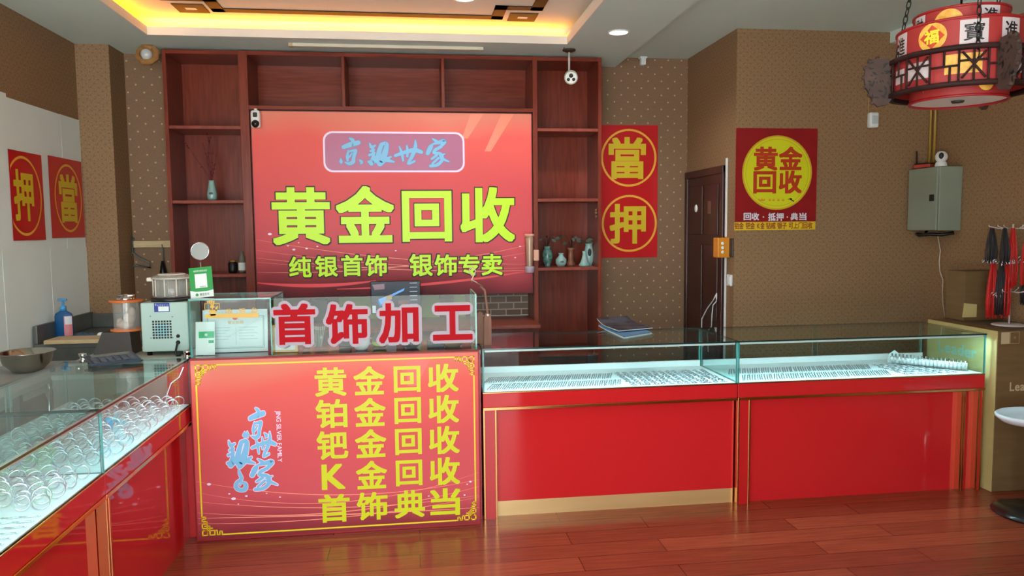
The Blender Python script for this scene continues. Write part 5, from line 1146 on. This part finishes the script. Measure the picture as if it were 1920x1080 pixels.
# carved fins: a solid cloud-scroll board standing out from the ring
FINM = noise_mat('weathered carved wood', [(.3,(80,62,56)),(.7,(62,48,44))], nscale=14, rough=.65, spec=.15)
def fin(rel, sc_=1.0):
    a = aV+rel; u = Vector((math.cos(a), math.sin(a), 0)); wv = Vector((-u.y, u.x, 0))
    prof = [(0,.0),(.012,-.018),(.045,-.024),(.062,-.008),(.072,.02),(.088,.05),(.094,.085),(.09,.118),(.076,.142),(.05,.15),(.018,.148),(0,.132)]
    b = mb(); c0 = Vector((lx, ly, 2.106))+u*(RW_-.004)
    pts = [c0+u*(x*sc_)+Vector((0,0,z))-wv*.009 for x, z in prof]; b.prism(pts, wv*.018); o = b.build('carved_fin', FINM, t)
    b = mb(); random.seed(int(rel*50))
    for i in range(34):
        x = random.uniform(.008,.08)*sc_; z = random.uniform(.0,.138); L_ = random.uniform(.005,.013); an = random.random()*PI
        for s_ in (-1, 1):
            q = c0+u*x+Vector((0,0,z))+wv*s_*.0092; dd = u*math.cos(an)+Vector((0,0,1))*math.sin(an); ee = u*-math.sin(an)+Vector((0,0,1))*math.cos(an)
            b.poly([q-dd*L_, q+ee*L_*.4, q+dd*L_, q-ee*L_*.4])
    b.build('openwork_shade', mat('painted hollow shade', (18,10,10), .7), o)  # dark lozenges paint the shade of the openwork; no holes are cut
    b = mb()
    for i in range(7):
        x, z = prof[3+i]; q = c0+u*(x*sc_)+Vector((0,0,z)); b.ball(q, .0085, 8, (1,1,1))
    b.build('cloud_edge', FINM, o)
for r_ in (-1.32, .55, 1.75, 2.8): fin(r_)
# chains and cord
CHN = mat('black chain', (30,30,28), .4, .5)
def chain(rel, R0, z0, R1, z1):
    k = mb(); a = aV+rel; A = Vector((lx+R0*math.cos(a), ly+R0*math.sin(a), z0)); B = Vector((lx+R1*math.cos(a), ly+R1*math.sin(a), z1)); L_ = (B-A).length; n_ = int(L_/.026); d = (B-A).normalized(); s1 = d.cross(Vector((0,1,.1))).normalized(); s2 = d.cross(s1)
    for i in range(n_):
        c = A+d*(i+.5)*L_/n_; sd = s1 if i % 2 else s2
        k.tube([c+d*.017*math.cos(q*PI/5)+sd*.0075*math.sin(q*PI/5) for q in range(10)], .0022, 5, closed=True)
    k.build('chain', CHN, t)
chain(-1.2, .21, 2.24, .06, 3.07); chain(.25, .212, 2.2, .207, 2.39); chain(.25, .207, 2.39, .05, 3.07); chain(2.2, .15, 2.38, .06, 3.07)
mb().tube([(lx,ly,2.383),(lx,ly,3.08)], .004, 6).build('cord', CHN, t)
mb().lathe([(0,0),(.09,0),(.085,-.025),(.0,-.03)], (lx,ly,3.08), 28).build('ceiling_rose', LDK, t)

# ================================================================== jewellery in the counters
random.seed(11)
def bangle_mesh():
    return mb().tube([(.029*math.cos(k*PI/10),0,.0345+.029*math.sin(k*PI/10)) for k in range(20)], [.0032+.0012*(k in (4,5,6)) for k in range(20)], 5, closed=True)
zf = .7335
LBF = 'silver bangle standing in the rows of the farther left glass case'; LBN = 'silver bangle standing in the rows of the nearer left glass case'
G1, G2 = 'bangles in the farther left case', 'bangles in the nearer left case'
def first(b, name, label, cat, grp): o = b.build(name, SILVER); return tag(o, label, cat, grp)
proto = None
for r in range(20):
    for c_ in range(9):
        if random.random() < .05: continue
        x = -1.236-.059*c_-.028*(r % 2); y = 4.05-.052*r
        if proto is None: o = proto = first(bangle_mesh(), 'bangle', LBF, 'bangle', G1)
        else: o = proto.copy(); COL.objects.link(o)
        if x < -1.77: x = -1.77
        o.location = (x, y, zf); s_ = random.uniform(.8,1.0); o.scale = (s_,s_,s_); o.rotation_euler = (random.uniform(-.2,.2), 0, random.uniform(-.25,.25)+.3)
for r in range(7):
    for c_ in range(9):
        if random.random() < .06: continue
        x = -1.238-.059*c_-.02*(r % 2); y = 2.9-.052*r
        o = proto.copy(); COL.objects.link(o); o['label'] = LBN; o['group'] = G2
        o.location = (max(x,-1.77), y, zf); s_ = random.uniform(.75,1.0); o.scale = (s_,s_,s_); o.rotation_euler = (random.uniform(-.2,.2), 0, random.uniform(-.4,.4)+.3)
def chain_mesh(L, wv=.0):
    b = mb(); N = 26
    return b.tube([(wv*math.sin(k*.8), -L/2+L*k/N, .003) for k in range(N+1)], [.0032 if k % 2 else .0018 for k in range(N+1)], 5)
cp = chain_mesh(.17, .002)
proto2 = None
def lay(x, y, rz, label, grp, s=1):
    global proto2
    if proto2 is None: o = proto2 = first(cp, 'silver_chain', label, 'necklace', grp)
    else: o = proto2.copy(); COL.objects.link(o); o['label'] = label; o['group'] = grp
    o.location = (x, y, zf); o.rotation_euler = (0,0,rz); o.scale = (1,s,1)
    return o
for k in range(48): lay(-1.30-.18*(k%3), 2.53-.0145*k, PI/2+random.uniform(-.06,.06), 'silver chain lying straight in the nearer left glass case', 'chains in the nearer left case')
for k in range(58):
    for j in range(2): lay(.42+.0135*k, 4.24+.20*j+random.uniform(-.006,.006), -.3+random.uniform(-.03,.03), 'silver chain lying slanted in the left part of the brass-kick counter', 'chains in the brass-kick counter', .95)
for k in range(62):
    for j in range(2): lay(1.95+.0155*k, 4.24+.20*j+random.uniform(-.006,.006), -.42+random.uniform(-.03,.03), 'silver chain lying slanted in the counter by the carton', 'chains in the counter by the carton', 1)
# pendants in a grid
pd = mb(); pd.tube([(.006*math.cos(k*PI/5), .012+.006*math.sin(k*PI/5), .002) for k in range(10)], .0012, 4, closed=True); pd.ball((0,-.002,.004), .009, 10, (1,1.2,.45)); pd.box(-.016,.016,-.02,.02,.0,.0012)
proto3 = None
for r in range(8):
    for c_ in range(13):
        x, y = 1.25+.046*c_+random.uniform(-.006,.006), 4.17+.05*r
        if proto3 is None: o = proto3 = first(pd, 'pendant', 'silver pendant laid in the grid at the right of the brass-kick counter', 'pendant', 'pendants in the brass-kick counter')
        else: o = proto3.copy(); COL.objects.link(o)
        o.location = (x, y, zf); o.rotation_euler = (0,0,random.uniform(-.5,.5))
for r in range(6):
    for c_ in range(8):
        o = proto3.copy(); COL.objects.link(o); o['label'] = 'silver pendant laid in rows at the right of the counter by the carton'; o['group'] = 'pendants in the counter by the carton'
        o.location = (2.97+.048*c_+random.uniform(-.006,.006), 4.19+.058*r, zf); o.rotation_euler = (0,0,random.uniform(-.6,.6))
# bangles along the roll in the counter by the carton
rx0, ry0, rx1, ry1 = 3.10, 4.52, 3.40, 4.20
tag(mb().tube([(rx0,ry0,zf+.03),(rx1,ry1,zf+.03)], .022, 16).build('bangle_roll', TRAY, None, ((rx0+rx1)/2,(ry0+ry1)/2,zf)), 'white roll holding a row of bangles in the counter by the carton', 'display roll')
ang = math.atan2(ry1-ry0, rx1-rx0)
for k in range(20):
    f_ = (k+.5)/20; o = proto.copy(); COL.objects.link(o); o['label'] = 'silver bangle threaded on the white roll in the counter by the carton'; o['group'] = 'bangles on the white roll'
    o.location = (rx0+(rx1-rx0)*f_, ry0+(ry1-ry0)*f_, zf+.0); o.scale = (1.1,1.2,1.05); o.rotation_euler = (0,random.uniform(-.05,.05),ang+PI/2+.15)
q = (3.15, 4.62, zf)
tag(mb().prism([(q[0]-.035,4.57,zf),(q[0]+.035,4.57,zf),(q[0]+.035,4.555,zf+.06),(q[0],4.55,zf+.085),(q[0]-.035,4.555,zf+.06)], (0,.002,0)).build('price_card', PAPER, None, (q[0],4.57,zf)), 'folded white card standing at the back of the counter by the carton', 'card')
bx_ = mb(); tag(bx_.ball((-1.42,3.62,zf+.03), .026, 14, (.7,1.1,1.2)).build('blue_stone', mat('turquoise stone', (60,168,210), .15), None, (-1.42,3.62,zf)), 'turquoise blue stone among the bangles of the farther left case', 'stone')
P = [(-1.22,4.10,zf+.2),(-1.24,4.09,zf+.15),(-1.28,4.08,zf+.12),(-1.30,4.07,zf+.06),(-1.31,4.07,zf+.004)]
tag(mb().tube(P, .003, 6).build('lamp_wire', WHITE, None, P[-1]), 'thin white wire curling in the far corner of the left glass case', 'wire')
